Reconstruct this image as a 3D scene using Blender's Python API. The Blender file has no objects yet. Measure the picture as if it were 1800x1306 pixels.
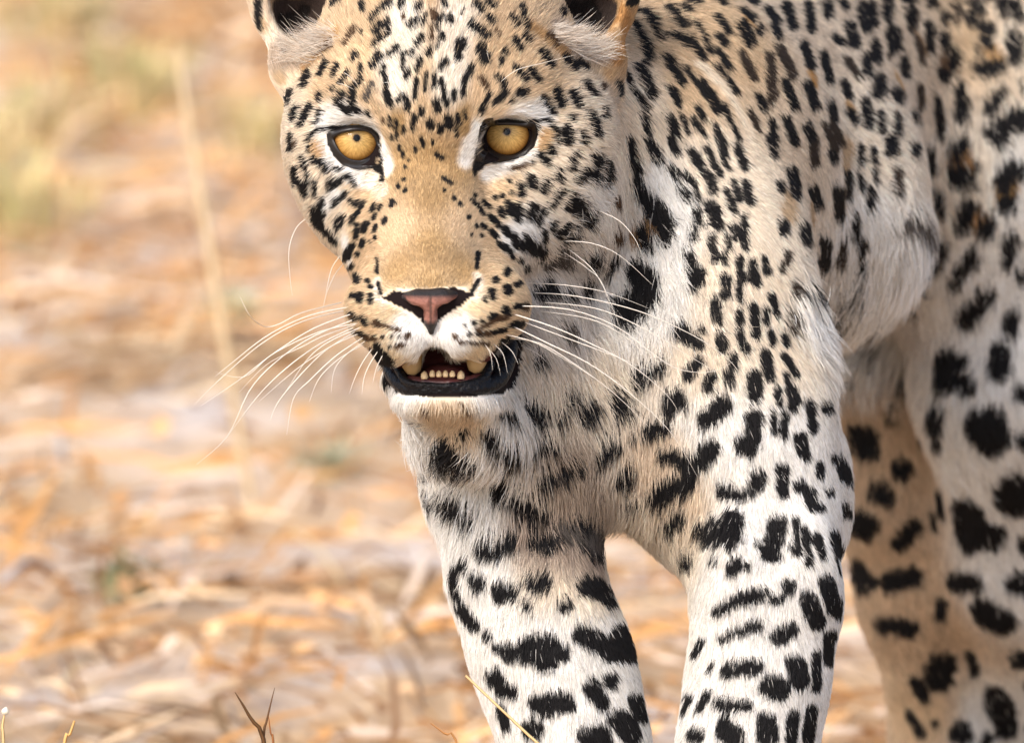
# A leopard walking towards the camera over dry straw-covered ground (telephoto, shallow focus).
import bpy, math, random
import numpy as np
from mathutils import Vector, Matrix
from mathutils.bvhtree import BVHTree

random.seed(4)
rng = np.random.default_rng(11)
scene = bpy.context.scene

# ------------------------------------------------------------------ camera, sky, sun, exposure
S = 0.0003                      # metres per photo pixel at the focus distance
D = 7.0                         # focus distance, metres
TILT = math.radians(8.5)        # camera looks down by this much
CAMH = 0.42 + D * math.sin(TILT)
FWD = np.array([0, math.cos(TILT), -math.sin(TILT)])
UPV = np.array([0, math.sin(TILT), math.cos(TILT)])
RGT = np.array([1.0, 0, 0])
CAMP = np.array([0, 0, CAMH])

cam = bpy.data.cameras.new('camera')
cam.sensor_width = 36
cam.lens = 36 * D / (1800 * S)
cam.clip_start = 0.1
cam.clip_end = 3000
cam.dof.use_dof = True
cam.dof.focus_distance = D + 0.02
cam.dof.aperture_fstop = cam.lens / 42.0
camo = bpy.data.objects.new('camera', cam)
camo.location = CAMP
camo.rotation_euler = (math.pi / 2 - TILT, 0, 0)
scene.collection.objects.link(camo)
scene.camera = camo

SUN = Vector((-0.42, -0.60, 0.70)).normalized()     # towards the sun
world = bpy.data.worlds.new('World')
scene.world = world
world.use_nodes = True
wn = world.node_tree
sky = wn.nodes.new('ShaderNodeTexSky')
sky.sky_type = 'NISHITA'
sky.sun_disc = False
sky.sun_elevation = math.asin(SUN.z)
sky.sun_rotation = math.atan2(SUN.x, SUN.y)
sky.air_density = 1.0
sky.dust_density = 4.0
sky.ozone_density = 1.0
bg = wn.nodes['Background']
wn.links.new(sky.outputs['Color'], bg.inputs['Color'])
bg.inputs['Strength'].default_value = 0.15

sl = bpy.data.lights.new('sun', 'SUN')
sl.energy = 1.25
sl.angle = math.radians(22)
sl.color = (1.0, 0.965, 0.91)
so = bpy.data.objects.new('sun', sl)
so.rotation_euler = SUN.to_track_quat('Z', 'Y').to_euler()
so.location = (-3, -3, 6)
scene.collection.objects.link(so)

vs = scene.view_settings
vs.view_transform = 'Standard'
vs.look = 'None'
vs.gamma = 1.0
vs.use_curve_mapping = False
vs.exposure = 0.92
scene.render.engine = 'CYCLES'
scene.cycles.max_bounces = 6
scene.cycles.diffuse_bounces = 3
scene.cycles.transparent_max_bounces = 8

# ------------------------------------------------------------------ helpers
COL = scene.collection


def c3(px, py, w=0.0):
    """photo pixel + depth behind the focus plane (in pixel units) -> camera-aligned metres"""
    wm = w * S
    k = (D + wm) / D
    return np.array([(px - 900) * S * k, (653 - py) * S * k, wm])


def kf(w):
    return S * (D + w * S) / D


def to_world(p):
    p = np.asarray(p, dtype=np.float64)
    return CAMP + p[..., 0:1] * RGT + p[..., 1:2] * UPV + (D + p[..., 2:3]) * FWD


def to_px(p):
    k = (D + p[..., 2]) / D
    return p[..., 0] / (S * k) + 900, 653 - p[..., 1] / (S * k)


def ground_py(w):
    wm = w * S
    v = ((D + wm) * math.sin(TILT) - CAMH) / math.cos(TILT)
    return 653 - v / kf(w)


def link(name, data, parent=None):
    o = bpy.data.objects.new(name, data)
    COL.objects.link(o)
    if parent is not None:
        o.parent = parent
        o.matrix_parent_inverse = Matrix.Translation(parent.location).inverted() if parent.type == 'EMPTY' else Matrix.Identity(4)
    return o


def tag(o, label, cat, group=None, kind=None):
    o['label'] = label
    o['category'] = cat
    if group:
        o['group'] = group
    if kind:
        o['kind'] = kind
    return o


def mesh_np(name, verts, faces, cols=None, smooth=True):
    """verts (n,3) world metres; faces (m,3|4) ints"""
    faces = np.asarray(faces, dtype=np.int32)
    verts = np.asarray(verts, dtype=np.float32)
    me = bpy.data.meshes.new(name)
    me.vertices.add(len(verts))
    me.vertices.foreach_set('co', verts.ravel())
    n = faces.shape[1]
    me.loops.add(faces.size)
    me.loops.foreach_set('vertex_index', faces.ravel())
    me.polygons.add(len(faces))
    me.polygons.foreach_set('loop_start', np.arange(0, faces.size, n, dtype=np.int32))
    me.polygons.foreach_set('loop_total', np.full(len(faces), n, dtype=np.int32))
    me.update(calc_edges=True)
    if smooth:
        me.polygons.foreach_set('use_smooth', np.ones(len(faces), dtype=bool))
    if cols is not None:
        a = me.color_attributes.new('Col', 'FLOAT_COLOR', 'POINT')
        c4 = np.ones((len(verts), 4), dtype=np.float32)
        c4[:, :3] = cols
        a.data.foreach_set('color', c4.ravel())
    me.validate()
    return me


def mat(name, col=None, rough=0.6, spec=0.3, attr=None, coat=0.0, sub=0.0, bump=None, transl=0.0):
    m = bpy.data.materials.new(name)
    m.use_nodes = True
    nt = m.node_tree
    b = nt.nodes['Principled BSDF']
    b.inputs['Roughness'].default_value = rough
    b.inputs['Specular IOR Level'].default_value = spec
    if coat:
        b.inputs['Coat Weight'].default_value = coat
        b.inputs['Coat Roughness'].default_value = 0.04
    if sub:
        b.inputs['Subsurface Weight'].default_value = sub
        b.inputs['Subsurface Radius'].default_value = (1.0, 0.5, 0.3)
        b.inputs['Subsurface Scale'].default_value = 0.003
    src = None
    if attr:
        a = nt.nodes.new('ShaderNodeAttribute')
        a.attribute_name = attr
        src = a.outputs['Color']
        nt.links.new(src, b.inputs['Base Color'])
    elif col:
        b.inputs['Base Color'].default_value = (*col, 1)
    if bump:
        tc = nt.nodes.new('ShaderNodeTexCoord')
        n = nt.nodes.new('ShaderNodeTexNoise')
        n.inputs['Scale'].default_value = bump[0]
        n.inputs['Detail'].default_value = 5
        nt.links.new(tc.outputs['Object'], n.inputs['Vector'])
        bp = nt.nodes.new('ShaderNodeBump')
        bp.inputs['Strength'].default_value = bump[1]
        bp.inputs['Distance'].default_value = bump[2]
        nt.links.new(n.outputs['Fac'], bp.inputs['Height'])
        nt.links.new(bp.outputs['Normal'], b.inputs['Normal'])
    if transl:
        t = nt.nodes.new('ShaderNodeBsdfTranslucent')
        mx = nt.nodes.new('ShaderNodeMixShader')
        mx.inputs[0].default_value = transl
        if src is not None:
            nt.links.new(src, t.inputs['Color'])
        elif col:
            t.inputs['Color'].default_value = (*col, 1)
        out = nt.nodes['Material Output']
        nt.links.new(b.outputs[0], mx.inputs[1])
        nt.links.new(t.outputs[0], mx.inputs[2])
        nt.links.new(mx.outputs[0], out.inputs['Surface'])
    return m


def noise3(P, scale, seed=0):
    """cheap smooth pseudo-noise, about -1..1"""
    r = np.random.default_rng(seed)
    out = np.zeros(len(P))
    for i in range(5):
        d = r.normal(size=3)
        d /= np.linalg.norm(d)
        d2 = r.normal(size=3)
        f = scale * (0.7 + 0.6 * r.random())
        out += np.sin(P @ (d * f) + 1.7 * np.sin(P @ (d2 * f * 0.6) + r.random() * 6) + r.random() * 6)
    return out / 2.6


# ------------------------------------------------------------------ implicit surfaces
class Field:
    def __init__(self, xs, ys, zs):
        self.ax = [np.asarray(a, dtype=np.float32) for a in (xs, ys, zs)]
        self.F = np.full([len(a) for a in self.ax], 0.5, dtype=np.float32)

    def _box(self, c, r, m):
        sl_ = []
        for i in range(3):
            lo = np.searchsorted(self.ax[i], c[i] - r[i] - m)
            hi = np.searchsorted(self.ax[i], c[i] + r[i] + m)
            sl_.append(slice(max(lo - 1, 0), min(hi + 1, len(self.ax[i]))))
        return tuple(sl_)

    def _pts(self, s):
        return (self.ax[0][s[0]][:, None, None], self.ax[1][s[1]][None, :, None], self.ax[2][s[2]][None, None, :])

    def _mix(self, s, d, k, sub):
        a = self.F[s]
        if sub:
            b = -d
            h = np.maximum(k - np.abs(a - b), 0) / k
            self.F[s] = np.maximum(a, b) + h * h * k * 0.25
        else:
            h = np.maximum(k - np.abs(a - d), 0) / k
            self.F[s] = np.minimum(a, d) - h * h * k * 0.25

    def ell(self, px, py, w, rx, ry, rw, k=40, rot=0, yaw=0, pitch=0, sub=False):
        f = kf(w)
        c = c3(px, py, w).astype(np.float32)
        r = np.array([rx, ry, rw]) * f
        k *= f
        ext = np.array([max(r)] * 3) if (rot or yaw or pitch) else r
        s = self._box(c, ext, k * 1.2 + 0.004)
        x, y, z = self._pts(s)
        x, y, z = x - c[0], y - c[1], z - c[2]
        if rot or yaw or pitch:
            M = (Matrix.Rotation(math.radians(rot), 3, 'Z') @ Matrix.Rotation(math.radians(yaw), 3, 'Y') @ Matrix.Rotation(math.radians(pitch), 3, 'X')).transposed()
            x, y, z = [np.float32(M[i][0]) * x + np.float32(M[i][1]) * y + np.float32(M[i][2]) * z for i in range(3)]
        k0 = np.sqrt((x / r[0]) ** 2 + (y / r[1]) ** 2 + (z / r[2]) ** 2) + 1e-6
        k1 = np.sqrt((x / r[0] ** 2) ** 2 + (y / r[1] ** 2) ** 2 + (z / r[2] ** 2) ** 2) + 1e-6
        d = (k0 * (k0 - 1) / k1).astype(np.float32)
        self._mix(s, d, k, sub)

    def cone(self, a, b, k=40, sub=False):
        """round cone between (px,py,w,r) and (px,py,w,r)"""
        A, B = c3(*a[:3]), c3(*b[:3])
        ra, rb = a[3] * kf(a[2]), b[3] * kf(b[2])
        k *= kf((a[2] + b[2]) / 2)
        c = (A + B) / 2
        ext = np.abs(A - B) / 2 + max(ra, rb)
        s = self._box(c, ext, k * 1.2 + 0.004)
        x, y, z = self._pts(s)
        x, y, z = x - np.float32(A[0]), y - np.float32(A[1]), z - np.float32(A[2])
        d_ = (B - A).astype(np.float32)
        t = np.clip((x * d_[0] + y * d_[1] + z * d_[2]) / float(d_ @ d_ + 1e-12), 0, 1)
        t = t.astype(np.float32)
        d = np.sqrt((x - t * d_[0]) ** 2 + (y - t * d_[1]) ** 2 + (z - t * d_[2]) ** 2) - (ra + (rb - ra) * t)
        self._mix(s, d.astype(np.float32), k, sub)

    def chain(self, pts, k=40, sub=False):
        for a, b in zip(pts[:-1], pts[1:]):
            self.cone(a, b, k, sub)

    def mesh(self):
        F = self.F
        sg = F < 0
        n = np.array(F.shape) - 1
        cnt = np.zeros(n, dtype=np.int8)
        corners = [(i, j, k) for i in (0, 1) for j in (0, 1) for k in (0, 1)]
        for (i, j, k) in corners:
            cnt += sg[i:i + n[0], j:j + n[1], k:k + n[2]]
        act = (cnt > 0) & (cnt < 8)
        I = np.argwhere(act)
        vid = np.full(n, -1, dtype=np.int32)
        vid[act] = np.arange(len(I), dtype=np.int32)
        acc = np.zeros((len(I), 3))
        num = np.zeros(len(I))
        for (i, j, k) in corners:
            for ax in range(3):
                if (i, j, k)[ax]:
                    continue
                e = [i, j, k]
                e[ax] = 1
                f0 = F[I[:, 0] + i, I[:, 1] + j, I[:, 2] + k]
                f1 = F[I[:, 0] + e[0], I[:, 1] + e[1], I[:, 2] + e[2]]
                m = (f0 < 0) != (f1 < 0)
                t = np.where(m, f0 / np.where(m, f0 - f1, 1), 0)
                p = np.tile(np.array([i, j, k], dtype=float), (len(I), 1))
                p[:, ax] = t
                acc[m] += p[m]
                num[m] += 1
        idx = I + acc / num[:, None]
        V = np.stack([np.interp(idx[:, a], np.arange(len(self.ax[a])), self.ax[a]) for a in range(3)], 1)
        faces = []
        for ax in range(3):
            o1, o2 = [(1, 2), (2, 0), (0, 1)][ax]
            sl0 = [slice(1, -1)] * 3
            sl0[ax] = slice(0, -1)
            sl1 = list(sl0)
            sl1[ax] = slice(1, None)
            a = sg[tuple(sl0)]
            b = sg[tuple(sl1)]
            E = np.argwhere(a != b)
            if not len(E):
                continue
            off = np.ones(3, dtype=int)
            off[ax] = 0
            flip = a[E[:, 0], E[:, 1], E[:, 2]]
            E = E + off
            q = []
            for (d1, d2) in ((-1, -1), (0, -1), (0, 0), (-1, 0)):
                c = E.copy()
                c[:, o1] += d1
                c[:, o2] += d2
                q.append(vid[c[:, 0], c[:, 1], c[:, 2]])
            q = np.stack(q, 1)
            q[~flip] = q[~flip][:, ::-1]
            faces.append(q)
        faces = np.concatenate(faces)
        return V, faces[(faces >= 0).all(1)]


def axis(lo, hi, flo, fhi, fine, coarse):
    """grid coordinates in pixel units with a fine stretch"""
    mid = list(np.arange(flo, fhi + fine, fine))
    out, st, p = [], fine, flo
    while p > lo:
        st = min(st * 1.25, coarse)
        p -= st
        out.append(p)
    out = out[::-1] + mid
    st, p = fine, mid[-1]
    while p < hi:
        st = min(st * 1.25, coarse)
        p += st
        out.append(p)
    return np.array(out)


# ------------------------------------------------------------------ ground: sandy soil under a litter of straw
def ground_at(px, py):
    """world point on the ground seen at a photo pixel"""
    d = to_world(c3(px, py, 0)) - CAMP
    return CAMP + d * (-CAMP[2] / d[2])


def relief(x, y):
    z = 0.010 * np.sin(x * 5.1 + 1.3 * np.sin(y * 3.3)) * np.sin(y * 4.3 + 0.7) + 0.006 * np.sin(x * 13 + y * 7) + 0.004 * np.sin(y * 21 - x * 9)
    return z - 0.012


def stretch(lo, hi, flo, fhi, step):
    o, p, s_ = list(np.arange(flo, fhi + step, step)), 0, 0
    s_, p = step, o[0]
    while p > lo:
        s_ *= 1.35
        p -= s_
        o.insert(0, p)
    s_, p = step, o[-1]
    while p < hi:
        s_ *= 1.35
        p += s_
        o.append(p)
    return np.array(o)


gx, gyy = stretch(-600, 600, -1.6, 1.6, 0.04), stretch(-60, 1500, 5.6, 14.5, 0.04)
GX, GY = np.meshgrid(gx, gyy, indexing='ij')
fade = np.clip(1.6 - np.maximum(np.abs(GX) / 2.2, np.abs(GY - 10) / 6), 0, 1)
GZ = relief(GX, GY) * fade
gv = np.stack([GX, GY, GZ], -1).reshape(-1, 3)
ny = len(gyy)
ii, jj = np.meshgrid(np.arange(len(gx) - 1), np.arange(ny - 1), indexing='ij')
gf = np.stack([ii * ny + jj, (ii + 1) * ny + jj, (ii + 1) * ny + jj + 1, ii * ny + jj + 1], -1).reshape(-1, 4)
gme = mesh_np('ground', gv, gf)
gm = bpy.data.materials.new('sandy_soil')
gm.use_nodes = True
nt = gm.node_tree
b = nt.nodes['Principled BSDF']
b.inputs['Roughness'].default_value = 0.95
b.inputs['Specular IOR Level'].default_value = 0.1
tc = nt.nodes.new('ShaderNodeTexCoord')
n1 = nt.nodes.new('ShaderNodeTexNoise')
n1.inputs['Scale'].default_value = 5.5
n1.inputs['Detail'].default_value = 6
n1.inputs['Roughness'].default_value = 0.6
r1 = nt.nodes.new('ShaderNodeValToRGB')
e = r1.color_ramp.elements
e[0].position, e[0].color = 0.30, (0.32, 0.20, 0.11, 1)
e[1].position, e[1].color = 0.66, (0.58, 0.51, 0.46, 1)
m_ = e.new(0.46)
m_.color = (0.52, 0.37, 0.23, 1)
n2 = nt.nodes.new('ShaderNodeTexNoise')
n2.inputs['Scale'].default_value = 90
n2.inputs['Detail'].default_value = 4
bp = nt.nodes.new('ShaderNodeBump')
bp.inputs['Strength'].default_value = 0.7
bp.inputs['Distance'].default_value = 0.01
for a, b_ in ((tc.outputs['Object'], n1.inputs['Vector']), (tc.outputs['Object'], n2.inputs['Vector']), (n1.outputs['Fac'], r1.inputs['Fac']),
              (r1.outputs['Color'], b.inputs['Base Color']), (n2.outputs['Fac'], bp.inputs['Height']), (bp.outputs['Normal'], b.inputs['Normal'])):
    nt.links.new(a, b_)
gme.materials.append(gm)
g_o = link('ground', gme)
g_o['kind'] = 'structure'

# straw and leaf litter: far too many pieces to count
litter_mat = mat('dry_litter', rough=0.8, spec=0.15, attr='Col', transl=0.2)
PAL = np.array([(0.72, 0.56, 0.39), (0.66, 0.42, 0.22), (0.58, 0.33, 0.14), (0.74, 0.61, 0.46), (0.48, 0.28, 0.13), (0.62, 0.55, 0.52), (0.34, 0.21, 0.13), (0.68, 0.50, 0.35), (0.64, 0.39, 0.19)])


def litter(name, n, lmin, lmax, wmin, wmax, rise, pal, seed, region, seg=3, clump=None):
    r = np.random.default_rng(seed)
    x = r.uniform(region[0], region[1], n)
    y = r.uniform(region[2], region[3], n)
    # patchy cover: thin it out where bare sand shows
    keepv = noise3(np.stack([x, y, 0 * x], 1), 9, 77) + 0.7 * noise3(np.stack([x, y, 0 * x], 1), 23, 78) + r.normal(size=n) * 0.5 > -1.15
    x, y = x[keepv], y[keepv]
    n = len(x)
    ang = r.uniform(0, 2 * math.pi, n)
    Lh = lmin + (lmax - lmin) * r.random(n) ** 2.2
    wd = r.uniform(wmin, wmax, n)
    up = np.abs(r.normal(0, rise, n)) + np.where((r.random(n) < 0.35) & (Lh < 0.055), r.uniform(0.3, 1.1, n), 0)
    tone = noise3(np.stack([x, y, 0 * x], 1), 6, 79)
    ci = np.clip((r.random(n) * 0.75 + 0.12 * (tone + 1)) * len(pal), 0, len(pal) - 1).astype(int)
    colr = pal[ci] * np.array([1.06, 0.985, 0.85]) * np.where(noise3(np.stack([x, y, 0 * x], 1), 14, 81)[:, None] < -0.8, 0.6, 1.0) * np.exp(r.normal(0, 0.12, (n, 1)))
    z0 = relief(x, y) + 0.004 + r.random(n) * 0.012
    V = np.zeros((n, seg + 1, 2, 3))
    bend = r.normal(0, 0.25, n)
    for s_ in range(seg + 1):
        t = s_ / seg
        a = ang + bend * t
        cx = x + np.cos(a) * Lh * (t - 0.3)
        cy = y + np.sin(a) * Lh * (t - 0.3)
        cz = z0 + up * Lh * t + 0.12 * Lh * np.sin(t * 3.1) * r.random(n)
        hw = wd * 0.5 * (1 - 0.85 * abs(2 * t - 1) ** 2.5)
        for k, sg_ in enumerate((-1, 1)):
            V[:, s_, k] = np.stack([cx - np.sin(a) * hw * sg_, cy + np.cos(a) * hw * sg_, cz + hw * sg_ * 0.8], 1)
    base_i = (np.arange(n) * (seg + 1) * 2)[:, None]
    Fq = np.concatenate([base_i + np.array([[2 * s_, 2 * s_ + 1, 2 * s_ + 3, 2 * s_ + 2]]) for s_ in range(seg)])
    me = mesh_np(name, V.reshape(-1, 3), Fq, np.repeat(colr, (seg + 1) * 2, axis=0))
    me.materials.append(litter_mat)
    o = link(name, me)
    return o


o = litter('straw', 56000, 0.02, 0.17, 0.002, 0.006, 0.14, PAL, 1, (-2.0, 2.0, 5.2, 15.5))
tag(o, 'loose orange and cream dry straw lying thickly over the ground', 'straw', kind='stuff')
o = litter('dead_leaves', 6500, 0.012, 0.032, 0.005, 0.013, 0.35, np.array([(0.62, 0.36, 0.16), (0.70, 0.45, 0.24), (0.46, 0.25, 0.11), (0.28, 0.17, 0.11), (0.74, 0.56, 0.38), (0.70, 0.62, 0.58)]), 2, (-1.5, 1.5, 6.2, 13.6))
tag(o, 'small curled dead leaves scattered among the straw', 'leaves', kind='stuff')
# ------------------------------------------------------------------ the leopard's body: one continuous surface
FX = axis(330, 2300, 430, 1130, 4.5, 17)
FY = axis(-420, 2120, -130, 770, 4.5, 17)
FZ = axis(-330, 3500, -230, 420, 4.5, 20)
body = Field((FX - 900) * S, np.sort((653 - FY) * S), FZ * S)
B = body

# torso, hips, neck, chest
B.cone((1120, 300, 800, 350), (1350, 140, 1700, 310), 120)
B.cone((1350, 140, 1700, 310), (1490, 20, 2500, 280), 150)
B.ell(1370, 372, 1400, 215, 250, 560, 120, yaw=-14)           # belly
B.ell(1580, 230, 1950, 140, 260, 320, 130)                    # flank fold
B.ell(1120, 640, 620, 230, 260, 260, 150)                 # brisket
B.cone((850, 190, 330, 215), (1090, 330, 680, 330), 120)  # neck
B.ell(870, 560, 300, 170, 230, 190, 90)                   # throat
B.ell(940, 790, 400, 200, 215, 230, 90)                   # chest
# shoulder and fore leg on the picture's right
B.ell(1195, 330, 560, 150, 330, 170, 90, rot=-8)
B.ell(1240, 640, 420, 195, 340, 210, 110, rot=-9)
B.ell(1320, 830, 350, 150, 240, 160, 80, rot=-6)
gy = ground_py(230)
B.chain([(1350, 930, 320, 122), (1350, 1060, 270, 119), (1332, 1200, 250, 115), (1312, 1320, 240, 112), (1285, 1560, 230, 96),
         (1270, 1760, 225, 90), (1262, gy - 150, 215, 88)], 50)
B.ell(1440, 880, 430, 56, 130, 90, 50)                      # elbow and forearm muscles
B.ell(1398, 1010, 220, 62, 120, 55, 40, rot=-4)
B.ell(1292, 1030, 190, 48, 130, 50, 40, rot=3)
B.ell(1350, 1330, 160, 40, 120, 34, 36)
B.ell(1250, gy - 75, 150, 105, 72, 150, 50)
for dx in (-72, -26, 26, 72):
    B.ell(1250 + dx, gy - 52, 40 + abs(dx) * 0.6, 31, 46, 62, 18)
# fore leg on the picture's left
gy2 = ground_py(260)
B.chain([(915, 880, 370, 145), (932, 1010, 330, 130), (962, 1130, 300, 128), (990, 1220, 290, 122), (1016, 1320, 280, 115), (1060, 1560, 270, 98),
         (1080, 1760, 262, 90), (1082, gy2 - 150, 250, 88)], 50)
B.ell(872, 985, 270, 56, 110, 60, 40, rot=6)
B.ell(1000, 1040, 240, 52, 130, 55, 40, rot=8)
B.ell(1010, 1300, 190, 40, 130, 34, 36, rot=6)
B.ell(1075, gy2 - 75, 190, 105, 72, 150, 50)
for dx in (-72, -26, 26, 72):
    B.ell(1075 + dx, gy2 - 52, 80 + abs(dx) * 0.6, 31, 46, 62, 18)
# hind quarters: near thigh, stifle, hock, paw; then the far hind leg
gy3 = ground_py(2350)
B.ell(1640, 290, 1900, 110, 230, 260, 150)                    # loose skin from flank to thigh
B.ell(1815, 190, 1960, 200, 440, 340, 170, rot=3)
B.ell(1715, 360, 1830, 110, 260, 230, 150)
B.chain([(1800, 450, 1850, 180), (1785, 700, 1800, 156), (1798, 1000, 2020, 124), (1830, 1330, 2450, 92), (1835, gy3 - 130, 2420, 84)], 70)
B.ell(1830, gy3 - 68, 2330, 100, 68, 150, 40)
gy4 = ground_py(2250)
B.chain([(1540, 380, 2250, 210), (1545, 650, 2080, 150), (1575, 850, 2080, 112), (1612, 1050, 2150, 92), (1650, 1306, 2280, 72), (1660, gy4 - 110, 2250, 70)], 70)
B.ell(1655, gy4 - 66, 2170, 98, 66, 150, 40)
# tail
B.chain([(1590, -120, 2760, 100), (1640, -60, 3050, 74), (1690, 300, 3260, 62), (1720, 700, 3300, 58), (1730, 900, 3180, 52)], 60)

# daylight between the fore legs
B.ell(1108, 1005, 330, 38, 84, 340, 46, rot=22, sub=True)

# skull
B.ell(784, 110, 205, 246, 235, 235, 60)
B.ell(790, 215, 130, 205, 130, 160, 60)
B.ell(596, 258, 185, 98, 150, 150, 50, rot=6)             # cheeks
B.ell(975, 270, 200, 112, 165, 165, 50, rot=-8)
B.ell(1000, 370, 260, 90, 120, 130, 50)
B.ell(632, 350, 150, 80, 110, 110, 50)
B.ell(905, 350, 150, 100, 120, 120, 50)
B.ell(655, 172, 60, 85, 52, 70, 45, rot=-14)               # brows
B.ell(868, 165, 60, 90, 52, 70, 45, rot=12)
B.ell(758, 215, 40, 62, 100, 70, 50)
# muzzle: bridge, pads, chin
B.chain([(757, 300, 62, 80), (756, 400, 8, 84), (757, 478, -48, 84)], 40)
B.ell(712, 420, 10, 44, 105, 60, 36)
B.ell(802, 420, 10, 46, 105, 60, 36)
B.ell(668, 440, 60, 62, 95, 85, 50, rot=10)              # sides of the muzzle
B.ell(858, 440, 60, 72, 95, 85, 50, rot=-10)
B.ell(690, 545, -40, 84, 78, 105, 36, rot=-14)
B.ell(842, 540, -40, 90, 78, 105, 36, rot=12)
B.ell(718, 594, -92, 54, 43, 60, 22, rot=-8)
B.ell(806, 592, -92, 58, 42, 60, 22, rot=10)
B.ell(694, 613, -62, 36, 34, 50, 18)
B.ell(836, 610, -62, 36, 33, 50, 18)
B.ell(757, 530, -112, 58, 44, 40, 26)
B.ell(780, 655, 60, 108, 62, 120, 30)                      # jaw
B.ell(786, 702, 24, 94, 40, 96, 26)
B.ell(818, 742, 140, 96, 90, 110, 50)
# mouth opening, philtrum, eye sockets
B.ell(781, 654, -70, 78, 30, 105, 12, sub=True)
B.ell(764, 622, -70, 26, 20, 100, 14, sub=True)
B.cone((758, 585, -165, 7), (762, 615, -160, 9), 10, sub=True)
B.ell(624, 250, 6, 54, 40, 46, 12, rot=-3, sub=True)
B.ell(893, 242, 6, 56, 40, 46, 12, rot=3, sub=True)
# ears: cupped shells
B.ell(528, 122, 228, 52, 62, 62, 36, rot=24)
B.ell(1046, 118, 236, 52, 62, 62, 36, rot=-24)
B.ell(533, -10, 272, 98, 132, 82, 34, rot=14, yaw=-18)
B.ell(530, 2, 215, 58, 82, 98, 14, rot=14, yaw=-6, sub=True)
B.ell(1036, -10, 272, 88, 126, 82, 34, rot=-14, yaw=18)
B.ell(1034, 0, 215, 58, 82, 100, 14, rot=-12, yaw=6, sub=True)

BV, BF = body.mesh()
del body.F


def vert_normals(V, F):
    a, b, c, d = V[F[:, 0]], V[F[:, 1]], V[F[:, 2]], V[F[:, 3]]
    n = np.cross(c - a, d - b)
    out = np.zeros_like(V)
    for i in range(4):
        for ax in range(3):
            out[:, ax] += np.bincount(F[:, i], n[:, ax], len(V))
    return out / (np.linalg.norm(out, axis=1, keepdims=True) + 1e-12)


def smooth(V, F, it, lam=0.5):
    e = np.concatenate([F[:, [0, 1]], F[:, [1, 2]], F[:, [2, 3]], F[:, [3, 0]]])
    deg = np.bincount(e[:, 0], minlength=len(V)) + np.bincount(e[:, 1], minlength=len(V))
    for _ in range(it):
        s_ = np.zeros_like(V)
        for ax in range(3):
            s_[:, ax] = np.bincount(e[:, 0], V[e[:, 1], ax], len(V)) + np.bincount(e[:, 1], V[e[:, 0], ax], len(V))
        V = V + lam * (s_ / np.maximum(deg, 1)[:, None] - V)
    return V


BV = smooth(BV, BF, 4)
BN = vert_normals(BV, BF)
tree = BVHTree.FromPolygons(BV.tolist(), BF.tolist())
EYE = Vector((0, 0, -D))


def hit(px, py):
    """camera-frame surface point and normal seen at a photo pixel (or the nearest surface point)"""
    d = Vector(c3(px, py, 0)) - EYE
    d.normalize()
    loc, nor, idx, dist = tree.ray_cast(EYE, d)
    if loc is None:
        q = EYE + d * (D + 0.12)
        loc, nor, idx, dist = tree.find_nearest(q)
    return np.array(loc), np.array(nor)


leopard = bpy.data.objects.new('leopard', None)
leopard.location = to_world(c3(1200, ground_py(900), 900))
COL.objects.link(leopard)
tag(leopard, 'spotted leopard with amber eyes and open mouth walking over dry straw', 'leopard')
# ------------------------------------------------------------------ coat: lie of the hair, length, ground colour
GOLD = (0.41, 0.275, 0.135)
PALE = (0.60, 0.455, 0.30)
SIDE = (0.62, 0.52, 0.41)
CREAM = (0.75, 0.655, 0.535)
WHITE = (0.82, 0.795, 0.755)
TAN = (0.46, 0.29, 0.14)
WARM = (0.66, 0.50, 0.325)
HONEY = (0.74, 0.61, 0.43)
SHADED_FAWN = (0.56, 0.42, 0.285)  # far hind leg: tan coat, darkened for the shadow it stands in
UMBER = (0.13, 0.075, 0.040)
BLACK = (0.010, 0.009, 0.010)
GREY = (0.60, 0.56, 0.52)

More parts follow.
